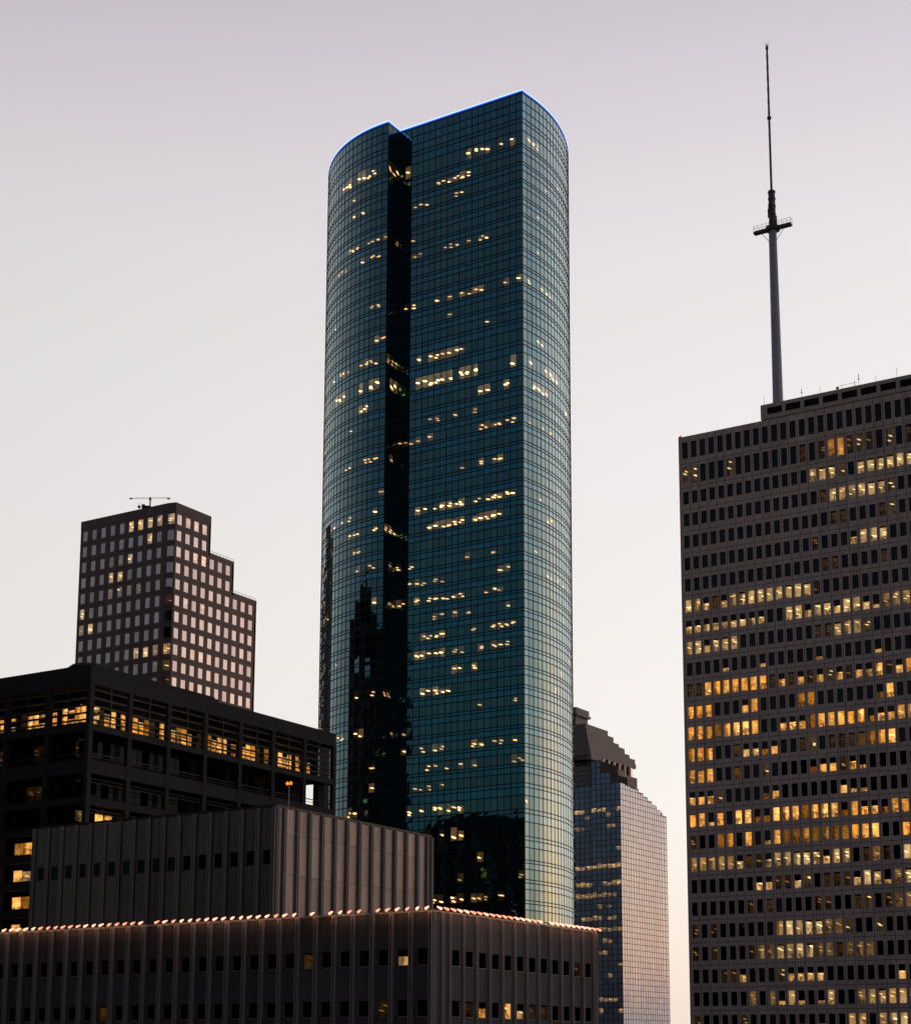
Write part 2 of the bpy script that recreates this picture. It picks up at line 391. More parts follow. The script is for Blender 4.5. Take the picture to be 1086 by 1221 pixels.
# ------------------------------------------------------------------ the teal glass tower
TX, TY = 7.3316, 360.0
TOP = 311.5
tower = thing('glass_skyscraper', (TX, TY, 0), BRZ, 'tall teal glass skyscraper with curved sides, a dark notch and a blue lit roof edge', 'skyscraper')
PLAN = [(-67.906, 34.005), (-68.156, 32.337), (-68.322, 30.659), (-68.402, 28.974), (-68.396, 27.288), (-68.305, 25.604), (-68.129, 23.926), (-67.867, 22.26), (-67.521, 20.61), (-67.092, 18.979), (-66.581, 17.372), (-65.988, 15.793), (-65.316, 14.246), (-64.567, 12.735), (-63.742, 11.264), (-62.843, 9.837), (-61.873, 8.457), (-60.833, 7.129), (-59.728, 5.855), (-58.56, 4.639), (-57.331, 3.483), (-56.046, 2.392), (-54.706, 1.367), (-53.316, 0.412), (-51.88, -0.472), (-50.4, -1.281), (-48.881, -2.014), (-47.327, -2.67), (-45.742, -3.245), (-44.13, -3.739), (-42.494, -4.151), (-40.84, -4.479), (-39.171, -4.723), (-37.492, -4.881), (-35.807, -4.955), (-34.12, -4.955), (-34.12, -3.303), (-34.12, -1.652), (-34.12, 0.0), (-32.414, 0.0), (-30.708, 0.0), (-29.002, 0.0), (-27.296, 0.0), (-25.59, 0.0), (-23.884, 0.0), (-22.178, 0.0), (-20.472, 0.0), (-18.766, 0.0), (-17.06, 0.0), (-15.354, 0.0), (-13.648, 0.0), (-11.942, 0.0), (-10.236, 0.0), (-8.53, 0.0), (-6.824, 0.0), (-5.118, 0.0), (-3.412, 0.0), (-1.706, 0.0), (0.0, 0.0), (0.157, 1.729), (0.419, 3.433), (0.615, 5.146), (0.746, 6.866), (0.812, 8.589), (0.812, 10.313), (0.747, 12.036), (0.617, 13.755), (0.421, 15.468), (0.161, 17.173), (-0.164, 18.866), (-0.553, 20.546), (-1.005, 22.21), (-1.52, 23.855), (-2.098, 25.48), (-2.736, 27.082), (-3.435, 28.658), (-4.193, 30.207), (-5.009, 31.726), (-5.882, 33.212), (-6.811, 34.665), (-7.795, 36.081), (-8.831, 37.459), (-9.919, 38.797), (-11.057, 40.092), (-12.244, 41.343), (-13.476, 42.549), (-14.754, 43.707), (-16.075, 44.815), (-17.437, 45.873), (-18.838, 46.878), (-20.276, 47.829), (-21.749, 48.725), (-23.255, 49.564), (-24.792, 50.346), (-26.358, 51.069), (-27.949, 51.732), (-29.565, 52.334), (-31.203, 52.874), (-32.859, 53.352)]
N_L, N_N, N_M = 35, 38, 58           # bays 0-34 left curve, 35-37 notch, 38-57 flat front, 58- right curve
STOREY = [304.45, 297.91, 293.45, 289.12, 284.89, 280.69, 276.49, 272.23, 267.96, 263.7, 259.39, 255.07, 249.66, 243.55, 238.61, 234.36, 230.16, 225.85, 221.57, 217.2, 212.87, 208.64, 204.33, 200.03, 195.66, 191.42, 187.17, 182.85, 178.55, 174.17, 169.9, 165.45, 161.05, 156.86, 152.5, 148.23, 142.59, 136.65, 131.56, 127.34, 122.89, 118.57, 114.25, 109.93, 105.61, 101.29, 96.97, 92.65, 88.33, 84.01, 79.69, 75.37, 71.05, 66.73, 62.41, 58.09, 53.77, 49.45, 45.13, 40.81, 36.49, 32.17, 27.85, 23.53, 19.21, 14.89, 10.57, 6.25, 1.93]
LIT = {}
for part in '0:25.3,26.3,27.4,29.4,30.4,31.3,32.3,35.4,36.3,37.4,39.4,49.3,50.3,51.3,52.3,54.2,56.3,59.2,60.2,61.1;1:28.1,44.2,45.2,46.3,47.3,48.3,49.3,67.1;2:28.2,30.2,40.1,41.2,42.1,47.1,48.1,63.1,80.1,85.1;3:2.1;4:27.3,28.3,29.2,31.1,32.2,33.1,34.1,37.2,38.3,39.2,40.2,61.1;5:24.1,25.1,26.1,30.2,32.2,33.1,40.1,41.1,45.1,46.1,47.1,49.1,51.2,52.2,67.1;6:61.1,85.1;7:89.1;8:23.1,32.1,33.2,37.3,39.3,40.3,41.2,44.3,46.2,48.3,49.2,50.3,51.3,55.2,57.3,59.2,62.2,63.2,64.2,85.1,89.1;9:46.1;10:14.1,33.3,34.2,52.1;11:9.1,23.2,25.1,26.2,27.1,30.2,31.2,32.1,33.2,35.2,36.3,37.3,40.3,41.2,43.3,44.3,45.2,46.3,47.3,48.2,61.3,62.3;12:1.1,7.1,24.1,25.2,26.2,30.1,32.2,33.2,36.2,37.2,40.2,41.1,42.2,43.2,44.2,45.2,46.2,48.2,49.1,50.1,56.2,59.3,63.3,64.3,65.3,66.1,83.1,85.1;13:30.2,31.2,51.1,52.2,55.2,60.2,61.1,62.2,63.2,70.1;14:19.1,28.1,43.1,44.1,47.1,50.1,66.1,69.1;15:38.2,39.1,40.1,41.1,43.2,51.2,52.1,53.2,54.2,55.1,56.2,59.1,62.1,64.1,67.1,79.1,88.1;16:27.2,28.1,31.2,32.2,33.2,36.3,73.1;17:5.1,48.1,51.3,53.2,54.3,75.1;18:34.1,66.1,93.1,94.1;19:24.2,26.1,28.2,33.5,36.3,38.1,41.4,42.4,44.3,45.4,46.4,47.3,48.4,50.3,51.1,52.4,53.4,54.4,55.4,56.4,61.2;20:12.1,28.3,29.2,30.3,33.4,35.4,36.4,37.3,43.4,44.4,45.3,46.3,47.3,48.3,50.4,51.4,52.3,53.4,54.4,63.2,64.3,70.1;21:29.1,30.1,83.1,86.1;22:7.1,30.2,32.2,33.2,36.2,37.3,38.3,40.2,49.1,53.1,60.1;23:18.1,20.1,40.1,41.1,42.1,44.1,45.1,54.2,55.2,63.1,64.1,66.1,68.1;24:22.1,33.4,36.2,37.3,38.3,39.3,40.3,41.3,43.2,44.3,45.3,46.2,47.3,48.2,52.2,53.2,54.1,78.1,82.1;25:44.1,45.1,47.2,49.1,55.1,68.1,77.1;26:4.1,41.2,42.2,43.2,44.2,45.3,50.1,53.2,54.2,55.2,56.2,84.1;27:25.1,41.4,42.4,43.3,44.4,45.4,47.1,48.1,51.2,53.2,54.2,55.1,71.1;28:40.3,41.3,47.3,48.3,50.3,67.1;29:30.3,33.2,35.3,36.2,41.4,42.4,43.4,44.4,45.3,46.3,65.1,96.1;30:0.1,2.1,19.1,51.1,56.1;31:26.2,27.2,30.3,31.3,37.1,39.1;32:38.4,39.4,40.3,42.2,44.2,45.1,50.3,51.3,53.1,54.1,56.3,93.1,94.1;33:33.2,43.2,44.1,46.1,48.1,50.1,56.1,57.1;34:13.1,15.1,33.3,41.1,42.1,43.1,45.1,76.1,85.1;35:2.1,29.2,30.2,40.3,42.3,44.3,45.2,46.2,47.2,48.3,58.1;36:36.1,43.3,45.3,47.5,48.5;37:25.1,51.3,72.1;38:48.1,57.1;39:16.1,20.1,44.5,45.5,47.5,48.5,50.3,51.2,52.1,54.3;40:35.1,76.1,96.1;41:10.1,13.1,36.1;42:33.1,81.1;43:4.1,32.1,59.1,75.1,94.1;44:30.1,72.1,80.1;45:7.1,22.1;46:17.1,29.1,51.1,94.1;47:0.1,88.1;48:4.1,21.1,25.1,61.1;49:5.1,65.1,71.1,87.1;50:39.1,72.1,79.1,96.1;51:32.1;52:61.1,92.1;53:75.1;54:12.1;55:50.1;56:0.1,11.1,38.1,61.1;57:28.1,48.1,69.1,78.1;58:28.1,60.1,66.1,97.1;59:40.1,43.1,72.1;60:0.1,20.1,94.1;61:25.1,91.1;62:0.1,5.1;63:63.1;64:8.1;65:24.1,64.1,67.1,87.1;66:28.1,68.1;67:1.1,46.1,49.1,84.1'.split(';'):
    k, r = part.split(':')
    LIT[int(k)] = {int(q.split('.')[0]): int(q.split('.')[1]) for q in r.split(',')}
NB = len(PLAN) - 1
back = [(-30.0, 46.0), (-66.0, 46.0)]
def out2(i):
    (x0, y0), (x1, y1) = PLAN[i], PLAN[i+1]
    l = math.hypot(x1-x0, y1-y0)
    return ((y1-y0)/l, -(x1-x0)/l)
panes = []                            # (area weight, builder args)
bands = [(TOP-.9, 308.55), (308.55, 306.40), (306.40, STOREY[0])]
rows = [(a, b, False, -1) for a, b in bands]
for k in range(len(STOREY)-1):
    t, n = STOREY[k], STOREY[k+1]; h = t - n
    rows += [(t, t-.162*h, False, k), (t-.162*h, t-.475*h, False, k), (t-.475*h, n, True, k)]
rows.append((STOREY[-1], 0.0, False, 99))
mass = MB()
single = []
for (z1, z0, vision, k) in rows:
    for i in range(NB):
        (x0, y0), (x1, y1) = PLAN[i], PLAN[i+1]
        lv = LIT.get(k, {}).get(i, 0) if vision else 0
        s = seed()
        lv = 0 if lv and 35 <= i < 42 and rnd.random() < .35 else lv
        if lv:
            hue = rnd.uniform(.05, .35)
            lit = ((0, .15, .25, .42, .66, 1.0)[lv] * (.6 if 35 <= i < 40 or z0 < 139 else 1.0), s, hue, rnd.choice((0, .15, .4, 2., 2., 2.) if lv < 4 else (0, 0, .3, 2.)))
            if k in (12, 13): lit = (.55, s, .1, 0)
        else: lit = (0, s, 0, 0)
        ox, oy = out2(i); t = .0045
        q = [rnd.uniform(-t, t) for _ in range(4)]
        pts = [(x0+ox*q[0], y0+oy*q[0], z0), (x1+ox*q[1], y1+oy*q[1], z0), (x1+ox*q[2], y1+oy*q[2], z1), (x0+ox*q[3], y0+oy*q[3], z1)]
        # the 300 largest panes in view: the vision panes of the flat front, nearest first
        if vision and 38 <= i < 58 and 118 < z0 and len(single) < 10**6: single.append((z1-z0, -abs(z0-CAM_Z-60), pts, lit))
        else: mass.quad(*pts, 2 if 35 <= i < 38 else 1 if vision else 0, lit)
single.sort(key=lambda q: (-round(q[0], 1), -q[1]))
for q in single[300:]: mass.quad(*q[2], 1, q[3])
for q in single[:300]:
    b = MB(); b.quad(*q[2], 0, q[3]); b.build('window_pane', 'tower_vision_glass', tower, glassy=True)
o = mass.build('curtain_wall_glass', ['tower_glass', 'tower_vision_glass', 'darkened_notch_glass'], tower, glassy=True); o['kind'] = 'stuff'
# mullions: every storey line and every bay line, proud of the glass
mu = MB()
def bar_h(i, z, h, d):
    (x0, y0), (x1, y1) = PLAN[i], PLAN[i+1]; ox, oy = out2(i)
    a, b = (x0, y0), (x1, y1); A, B = (x0+ox*d, y0+oy*d), (x1+ox*d, y1+oy*d)
    mu.quad((*A, z-h/2), (*B, z-h/2), (*B, z+h/2), (*A, z+h/2))
    mu.quad((*a, z-h/2), (*b, z-h/2), (*B, z-h/2), (*A, z-h/2))
    mu.quad((*A, z+h/2), (*B, z+h/2), (*b, z+h/2), (*a, z+h/2))
for (z1, z0, vision, k) in rows[1:]:
    for i in range(NB): bar_h(i, z1, .20, .07)
for i in range(NB+1):
    ox, oy = out2(min(i, NB-1)); x, y = PLAN[i]; tx, ty = -oy, ox
    w, d = (.045, .062) if i % 2 else (.075, .066)
    if i in (35, 58): w = .16
    p = [(x-tx*w, y-ty*w), (x+tx*w, y+ty*w), (x+tx*w+ox*d, y+ty*w+oy*d), (x-tx*w+ox*d, y-ty*w+oy*d)]
    for a, b in ((3, 2), (2, 1), (0, 3)):
        mu.quad((*p[a], 0), (*p[b], 0), (*p[b], TOP-.9), (*p[a], TOP-.9))
o = mu.build('mullion_grid', 'tower_mullion', tower); o['kind'] = 'stuff'
bk = MB()
loop = [PLAN[-1]] + back + [PLAN[0]]
for a, b in zip(loop, loop[1:]):
    bk.quad((*a, 0), (*b, 0), (*b, TOP-.9), (*a, TOP-.9))
bk.build('rear_wall', 'tower_glass', tower, glassy=True)
rf = MB(); rf.poly([(x, y, TOP-1.2) for x, y in PLAN + back]); rf.build('roof', 'roofing', tower)
def edge_strip(name, z0, z1, d0, d1, mat):
    b = MB()
    def off(i, d):
        x, y = PLAN[i]
        n = [out2(j) for j in (i-1, i) if 0 <= j < NB]
        ax, ay = sum(q[0] for q in n)/len(n), sum(q[1] for q in n)/len(n)
        l2 = ax*ax+ay*ay
        return (x+ax*d/l2, y+ay*d/l2)
    for i in range(NB):
        A, B, a, c = off(i, d1), off(i+1, d1), off(i, d0), off(i+1, d0)
        b.quad((*A, z0), (*B, z0), (*B, z1), (*A, z1))
        b.quad((*A, z1), (*B, z1), (*c, z1), (*a, z1))
        b.quad((*a, z0), (*c, z0), (*B, z0), (*A, z0))
        b.quad((*c, z0), (*a, z0), (*a, z1), (*c, z1))
    return b.build(name, mat, tower)
edge_strip('parapet_rail', TOP-.9, TOP-.55, -.35, .05, 'tower_mullion')
edge_strip('blue_light_strip', TOP-.55, TOP-.22, -.30, .07, 'led_blue')
edge_strip('white_light_strip', TOP-.22, TOP+.03, -.30, .09, 'led_white')

# ------------------------------------------------------------------ the travertine office slab on the right, with its mast
ax, ay = 38.628, 330.0
slab = thing('office_slab', (ax, ay, 0), BRZ, 'broad brown stone office slab with a grid of deep windows, many lit gold, below the mast', 'office building')
PITCH = 1.93; COLS = 27; X0 = 1.23 - PITCH/2
rowz = [(215.0, 209.1, 213.7, 210.2), (209.1, 204.0, 208.45, 204.8)]
tops = [203.1, 198.45, 193.85, 189.25, 184.8]
while tops[-1] > 60: tops.append(tops[-1] - 4.345)
zt = 204.0
for i, t in enumerate(tops[:-1]):
    zb = tops[i+1] + .85
    rowz.append((zt, zb, t, t - 2.62)); zt = zb
MAP = [
'...........................',
'ss...s.......B.tddtst.s.b..',
'..............wwws.wwwwwwww',
'...............bWwwwwws....',
'................bB...bs....',
'..............t...hwWw.....',
'...............bb....b.....',
'wwhBhwwwwwwwwwt............',
'hhhhhhhhh..wwhwwhwwhlGww...',
'wwhwww........bbwwws.......',
'....l...l.....l.....l......',
'bbOoooooobHbHtHsHtHhotHo...',
'ooo...Ho....pp......Po.....',
'ooopoOOo..HHHpooooOPHHoo...',
'ooo..BhhPH..bs.bbbBpoO.....',
'ooo..B..s....PHHtHl........',
'HHHs....PH......Hll........',
'oolo.OOPPOOOpoOOPoHHPoo....',
't..dd.o.lodddddddooO..o....',
'ggggghbthwwwwwhww.bGb.w....',
'.......hhtths.bbthWwlGww...',
'......t.b....tt..bs.tGG....',
't.t......gWwwwGGs..s.......',
't.t...tGGwwwwGGbGGG........',
'...tth...shhhh.......h.....',
'......G.Glwl.lw..gwwgww....',
't....t.....l.l..gg.gwWw....',
]
DEP = .42
unit_mass, pane_mass, cells = MB(), MB(), []
for r, (zh, zl, wt, wb) in enumerate(rowz):
    h = zh - zl; hz0, hz1 = wb - zl, wt - zl
    if r > 27: continue
    me = frame_mesh('stone_unit', PITCH, h, .32, PITCH-.32, hz0, hz1, DEP, .085, 'travertine')
    for c in range(COLS):
        x = X0 + c*PITCH
        ch = MAP[r][c] if r < len(MAP) and c < len(MAP[r]) else '.'
        cells.append((r < 2, x, r, c, zl, h, hz0, hz1, me, ch))
# nearest (right-hand) and tallest units show largest
cells.sort(key=lambda q: (-q[0], -q[3] if q[3] < 25 else 9, q[2]))
for n, (_, x, r, c, zl, h, hz0, hz1, me, ch) in enumerate(cells):
    lit = lit_value(ch)
    pb = pane_builder(PITCH-.64, hz1-hz0, lit, .004)
    if n < 300:
        put('stone_unit', me, slab, (x, 0, zl))
        pb.build('window_pane', 'office_glass', slab, (x+.32, DEP-.08, zl+hz0), glassy=True)
    else:
        fm = MB(); fm.v = [tuple(v.co) for v in me.vertices]; fm.f = [tuple(p.vertices) for p in me.polygons]
        fm.m = [0]*len(fm.f); nl = sum(len(f) for f in fm.f); fm.uv = [(0,0)]*nl; fm.lit = [(0,0,0,0)]*nl
        append(unit_mass, fm, (x, 0, zl), 0)
        append(pane_mass, pb, (x+.32, DEP-.08, zl+hz0), 0)
unit_mass.build('stone_cladding', 'travertine', slab)['kind'] = 'stuff'
pane_mass.build('window_glass', 'office_glass', slab, glassy=True)['kind'] = 'stuff'
zlow = rowz[27][1]
XR = X0 + COLS*PITCH
b = MB(); b.box(X0+.02, XR-.02, DEP-.02, 42, 0, 214.9); b.build('core', 'interior', slab)
b = MB(); b.box(X0-.02, XR, -.01, DEP-.03, 0, zlow-.01); b.build('lower_wall', 'travertine', slab)
b = MB(); b.box(X0-.45, X0-.003, .0, 42.1, 0, 215.14); b.build('corner_pier', 'travertine', slab)
b = MB(); b.box(X0, XR, DEP, 42.05, 214.92, 215.14); b.build('roof', 'roofing', slab)
# upper tier with louvre slots, each two bays wide
UX = 17.86
b = MB(); b.box(UX+.1, XR, .3, 30, 215.16, 218.0); b.build('penthouse_core', 'interior', slab)
b = MB()
b.box(UX, XR, .02, .32, 217.48, 218.27); b.box(UX, XR, .02, .32, 215.15, 216.05)
b.box(UX, UX+.35, .32, 30, 215.15, 218.27); b.box(UX, XR, .32, 30, 218.01, 218.2)
b.build('penthouse_wall', 'travertine', slab)
x = UX
first = True
while x < XR:
    w = 1.35 if first else .72
    b = MB(); b.box(x, x+w, .0, .30, 216.052, 217.478); b.build('penthouse_pier', 'travertine', slab)
    s = MB()
    for q in range(3):
        z = 216.2 + q*.42
        s.quad((x+w, .12, z), (x+w+3.2, .12, z), (x+w+3.2, .28, z+.22), (x+w, .28, z+.22))
    s.build('louvre', 'dark_steel', slab)
    x += w + 3.14; first = False

MX, MY = 16.3, 14.0
mast = thing('antenna_mast', local_point(slab, (MX, MY, 215.14)), BRZ, 'tall tapering grey broadcast mast with a railed platform on the brown office slab', 'antenna mast')
def mz(z): return z - 215.14
b = MB(); b.cyl(0, 0, 0, mz(262.5), 1.10, .78, 18); b.build('tube', 'mast_paint', mast)
b = MB()
for i in range(40): b.bar((-1.12+.32*i/40, -.1, i*1.17), (-1.12+.32*i/40, -.25, i*1.17), .05, 4)
b.bar((-1.14, -.2, 0), (-.82, -.2, mz(262.5)), .04, 5); b.build('ladder', 'mast_dark', mast)
b = MB(); b.cyl(0, 0, mz(262.5), mz(271.6), .76, .70, 14)
for z in (264.2, 266.0, 267.9, 269.6, 271.2): b.cyl(0, 0, mz(z), mz(z)+.22, .83, .83, 14)
b.build('collar', 'mast_dark', mast)
b = MB()
for a in range(6):
    q = a*math.pi/3; b.box(math.cos(q)*.9-.09, math.cos(q)*.9+.09, math.sin(q)*.9-.09, math.sin(q)*.9+.09, mz(263.6)+a*.7, mz(265.6)+a*.7)
b.build('panel_antennas', 'mast_dark', mast)
pl = MB(); pl.box(-4.2, 4.2, -.55, .55, mz(262.62), mz(263.12)); pl.cyl(0, 0, mz(262.5), mz(263.3), 1.5, 1.5, 16); pl = pl.build('platform', 'mast_dark', mast)
b = MB()
for s in (-1, 1):
    for y in (-.5, .5):
        for z in (.6, 1.15): b.bar((s*1.0, y, mz(263.12)+z), (s*4.15, y, mz(263.12)+z), .035, 4)
        for x in (1.2, 2.2, 3.2, 4.15): b.bar((s*x, y, mz(263.12)), (s*x, y, mz(263.12)+1.15), .035, 4)
    b.bar((s*4.15, -.5, mz(264.27)), (s*4.15, .5, mz(264.27)), .035, 4)
b.build('railing', 'mast_paint', pl)
b = MB()
for s in (-1, 1): b.bar((s*.8, 0, mz(260.2)), (s*2.6, 0, mz(262.62)), .06, 5)
b.build('brace', 'mast_paint', pl)
b = MB(); b.cyl(0, 0, mz(271.6), mz(304.9), .26, .21, 10); b.cyl(0, 0, mz(288.3), mz(288.8), .46, .46, 10)
b.cyl(0, 0, mz(304.9), mz(306.0), .34, .12, 10); b.build('whip', 'mast_dark', mast)
b = MB()
for k in range(12): b.cyl(0, 0, mz(274.0+k*2.6), mz(274.0+k*2.6)+.9, .272, .262, 10)
b.build('whip_bands', 'mast_paint', mast)
b = MB(); b.bar((-.25, 0, mz(304.6)), (-.45, 0, mz(306.9)), .03, 4); b.bar((.25, 0, mz(304.6)), (.5, 0, mz(306.9)), .03, 4); b.build('lightning_rods', 'mast_paint', mast)

spots = [(18.3, 1.0, 2.1, 0), (20.6, 3.0, 6.0, 0), (26.2, 1.0, 2.3, 1), (30.0, 1.0, 1.9, 0), (37.9, 1.0, 2.9, 1), (41.3, 1.0, 1.7, 0), (45.4, 1.2, 2.5, 0)]
words = ['first', 'second', 'third', 'fourth', 'fifth', 'sixth', 'last']
for i, (x, y, h, dish) in enumerate(spots):
    t = thing('whip_antenna', local_point(slab, (x, y, 218.2)), BRZ, 'thin whip antenna on the roof edge of the brown office slab, %s from the mast' % words[i], 'antenna', 'whip antennas on the brown slab roof')
    b = MB(); b.bar((0, 0, .1), (0, 0, h), .035, 5); b.build('rod', 'mast_dark', t)
    b = MB(); b.box(-.15, .15, -.15, .15, 0, .12); b.build('foot', 'mast_dark', t)
    if dish:
        b = MB(); b.cyl(0, 0, h*.55, h*.62, .16, .16, 8); b.cyl(0, 0, h*.78, h*.84, .12, .12, 8); b.build('collar', 'mast_dark', t)
t = thing('radio_dish', local_point(slab, (33.6, 1.0, 218.2)), BRZ, 'small dark dish and pipe rack with red lamps on the brown slab roof', 'dish antenna')
b = MB(); b.bar((0, 0, 0), (0, 0, .9), .05, 5); b.bar((3.4, 0, 0), (3.4, 0, 1.5), .05, 5); b.bar((.2, 0, 1.15), (3.8, 0, 1.15), .035, 4); b.bar((.9, 0, 0), (.9, 0, 1.15), .035, 4); b.build('pipe_rack', 'mast_dark', t)
b = MB()
for k in range(4): b.cyl(-.05, 0, .55+k*.12, .67+k*.12, (.14, .3, .34, .26)[k], (.3, .34, .26, .1)[k], 10)
b.build('dish', 'mast_dark', t)
for q in (.75, 2.1):
    b = MB(); b.cyl(q, 0, .1, .38, .10, .07, 8); b.build('warning_lamp', 'bulb_red', t)
t = thing('warning_beacon', local_point(slab, (.2, .3, 215.15)), BRZ, 'small red warning beacon on the far left roof corner of the brown slab', 'beacon')
b = MB(); b.cyl(0, 0, 0, .15, .22, .2, 8); b.build('base', 'mast_dark', t)
b = MB(); b.cyl(0, 0, .15, .42, .15, .08, 10); b.build('lamp', 'bulb_red', t)

# ------------------------------------------------------------------ the stepped pink-windowed tower on the left
lx, ly = -83.642, 430.0
step = thing('stepped_office_tower', (lx, ly, 0), BRZ, 'brown stone tower stepping down on its right side, with rows of pink mirrored windows', 'office tower')
PW, PH = 3.37, 4.43
CH = 2.69                              # the cut-off corner
ROOF = 235.05
LMAP = ['.....wwww', '.......w.', '....tw...', '...ww....', '...Bs.t..', 'w........', 'Gw.......', '.........', '......wwG', '..t.....t', '.........', '.........', '.........']
RMAP = ['.GGg......', '..........', '..gg......', '..........', '..........', '.G.G......', '...G......', '..........', '..GG......', '..........', '..........', '..........', '..........']
CMAP = 'w....t..wst..'
meL = frame_mesh('stone_unit', PW, PH, .80, PW-.80, .80, 3.66, .16, .05, 'brown_granite')
meR = frame_mesh('stone_unit', PW, PH, .70, PW-.70, .80, 3.60, .16, .05, 'brown_granite')
def win(parent, x, y, z, w, h, ch, rz, mat='mirror_glass', name='window_pane'):
    return pane_builder(w, h, lit_value(ch), .004).build(name, mat, parent, (x, y, z), rz, glassy=True)
NR = 13
zr = [232.05 - 3.62 - .04 - r*PH for r in range(NR)]      # foot of each row of units
for r in range(NR):
    z = zr[r]
    for c in range(9):
        x = -CH - .74 - (9-c)*PW
        put('stone_unit', meL, step, (x, 0, z)); win(step, x+.80, .13, z+.80, PW-1.6, 2.86, LMAP[r][c], LEFT)
    n = 4 if r < 2 else 7 if r < 4 else 10
    for c in range(n):
        y = 2.28 - PW/2 + c*3.362
        put('stone_unit', meR, step, (0, y, z), RIGHT); win(step, -.13, y+.70, z+.80, PW-1.4, 2.80, RMAP[r][c], RIGHT)
# the cut corner: one wide window in each storey
cl = math.hypot(CH, 2.28-PW/2 + 1.9); ca = math.atan2(2.28-PW/2, CH)
y0c = 2.28 - PW/2
cl = math.hypot(CH, y0c); ca = math.atan2(y0c, CH)
meC = frame_mesh('corner_unit', cl, PH, .35, cl-.35, .80, 3.66, .16, .05, 'brown_granite')
for r in range(NR):
    put('corner_unit', meC, step, (-CH, 0, zr[r]), ca)
    q = (-CH + math.cos(ca)*.35 - math.sin(ca)*.13, math.sin(ca)*.35 + math.cos(ca)*.13)
    pane_builder(cl-.7, 2.86, lit_value(CMAP[r]), .004).build('window_pane', 'mirror_glass', step, (q[0], q[1], zr[r]+.80), ca, glassy=True)
XL = -CH - .74 - 9*PW
for r in range(NR):
    q = MB(); q.box(-CH-.715, -CH-.025, 0, .13, zr[r]+.025, zr[r]+PH-.025); q.build('stone_strip', 'brown_granite', step)
zf = zr[-1]
b = MB(); b.prism([(XL+.1, .14), (-CH-.35, .14), (-CH-.1, .45), (-.45, y0c+.35), (-.14, y0c+.36), (-.14, 34.9), (XL+.1, 34.9)], 0, 215.5); b.build('core_lower', 'joint', step)
b = MB(); b.prism([(XL+.1, .14), (-CH-.35, .14), (-CH-.1, .45), (-.45, y0c+.35), (-.14, y0c+.36), (-.14, 24.7), (XL+.1, 24.7)], 215.5, 224.2); b.build('core_middle', 'joint', step)
b = MB(); b.prism([(XL+.1, .14), (-CH-.35, .14), (-CH-.1, .45), (-.45, y0c+.35), (-.14, y0c+.36), (-.14, 14.7), (XL+.1, 14.7)], 224.2, 234.6); b.build('core_upper', 'joint', step)
def coping(name, pts, z0, z1):
    b = MB(); b.prism(pts, z0, z1); return b.build(name, 'brown_granite', step)
t0 = zr[0] + PH + .02
coping('parapet', [(XL, -.01), (-CH, -.01), (.01, y0c), (.01, 14.85), (XL, 14.85)], t0, ROOF)
coping('middle_terrace', [(XL, 14.87), (.01, 14.87), (.01, 24.88), (XL, 24.88)], zr[2]+PH+.02, 224.8)
coping('lower_terrace', [(XL, 24.90), (.01, 24.90), (.01, 35.0), (XL, 35.0)], zr[4]+PH+.02, 216.0)
for (p0, p1, z) in (((0, 14.9), (0, 24.8), 224.8), ((0, 24.9), (0, 34.9), 216.0)):
    b = MB()
    b.bar((p0[0]-.3, p0[1], z+.7), (p1[0]-.3, p1[1], z+.7), .05, 4)
    for k in range(8):
        y = p0[1] + (p1[1]-p0[1])*k/7; b.bar((-.3, y, z), (-.3, y, z+.7), .04, 4)
    b.build('terrace_rail', 'mast_paint', step)
# side walls facing the terraces and the lower shaft
b = MB()
b.box(XL+.1, -.02, 14.7, 14.86, 224.82, t0); b.box(XL+.1, -.02, 24.7, 24.89, 216.02, 224.1); b.box(XL+.1, -.02, 34.85, 35.0, 0, 215.4)
b.box(XL, XL+.12, .02, 35.0, 0, 215.4); b.box(XL, XL+.12, .02, 14.8, 215.4, t0)
b.build('side_wall', 'brown_granite', step)
b = MB(); b.prism([(XL, -.01), (-CH, -.01), (.01, y0c), (.01, 35.0), (XL, 35.0)], 0, zf - .02); b.build('lower_shaft', 'brown_granite', step)
# thin relief on the parapet: panel joints
for c in range(10):
    b = MB(); b.box(-CH-.74-c*PW-.03, -CH-.74-c*PW+.03, -.03, .0, t0, ROOF-.05); b.build('parapet_joint', 'joint', step)
dv = thing('roof_davit', local_point(step, (-10.6, 2.0, ROOF)), 0.0, 'dark window-cleaning crane with a long horizontal arm on the stepped tower roof', 'crane')
dv.scale = (.62, .62, .46)
b = MB(); b.box(-3.2, .6, -1.4, 1.4, 0, 2.2); b.prism([(-3.2,-1.4),(-2.0,-1.4),(-2.0,1.4),(-3.2,1.4)], 2.2, 3.0); b.build('carriage', 'dark_steel', dv)
b = MB(); b.box(-.25, .25, -.25, .25, 2.2, 6.6); b.cyl(0, 0, 6.2, 7.6, .55, .45, 10); b.build('mast', 'dark_steel', dv)
b = MB(); b.bar((-8.6, 0, 7.0), (8.2, 0, 7.4), .10, 6, 0); b.bar((-8.6, 0, 7.4), (0, 0, 7.9), .05, 4); b.bar((8.2, 0, 7.8), (0, 0, 7.9), .05, 4)
for k in range(16): b.bar((-8+k, 0, 7.05), (-8+k+.3, 0, 7.6), .04, 4)
b.build('arm', 'dark_steel', dv)
for s in (-8.4, 8.0):
    b = MB(); b.box(s-.6, s+.6, -.3, .3, 6.7, 7.4); b.build('arm_end', 'dark_steel', dv)
b = MB(); b.bar((-3.4, 0, 1.4), (-5.2, 0, 3.6), .12, 5); b.bar((-3.6, 0, 2.0), (-4.0, 0, 4.4), .10, 5); b.box(-5.2, -4.2, -.4, .4, 1.2, 2.6); b.build('winch', 'dark_steel', dv)
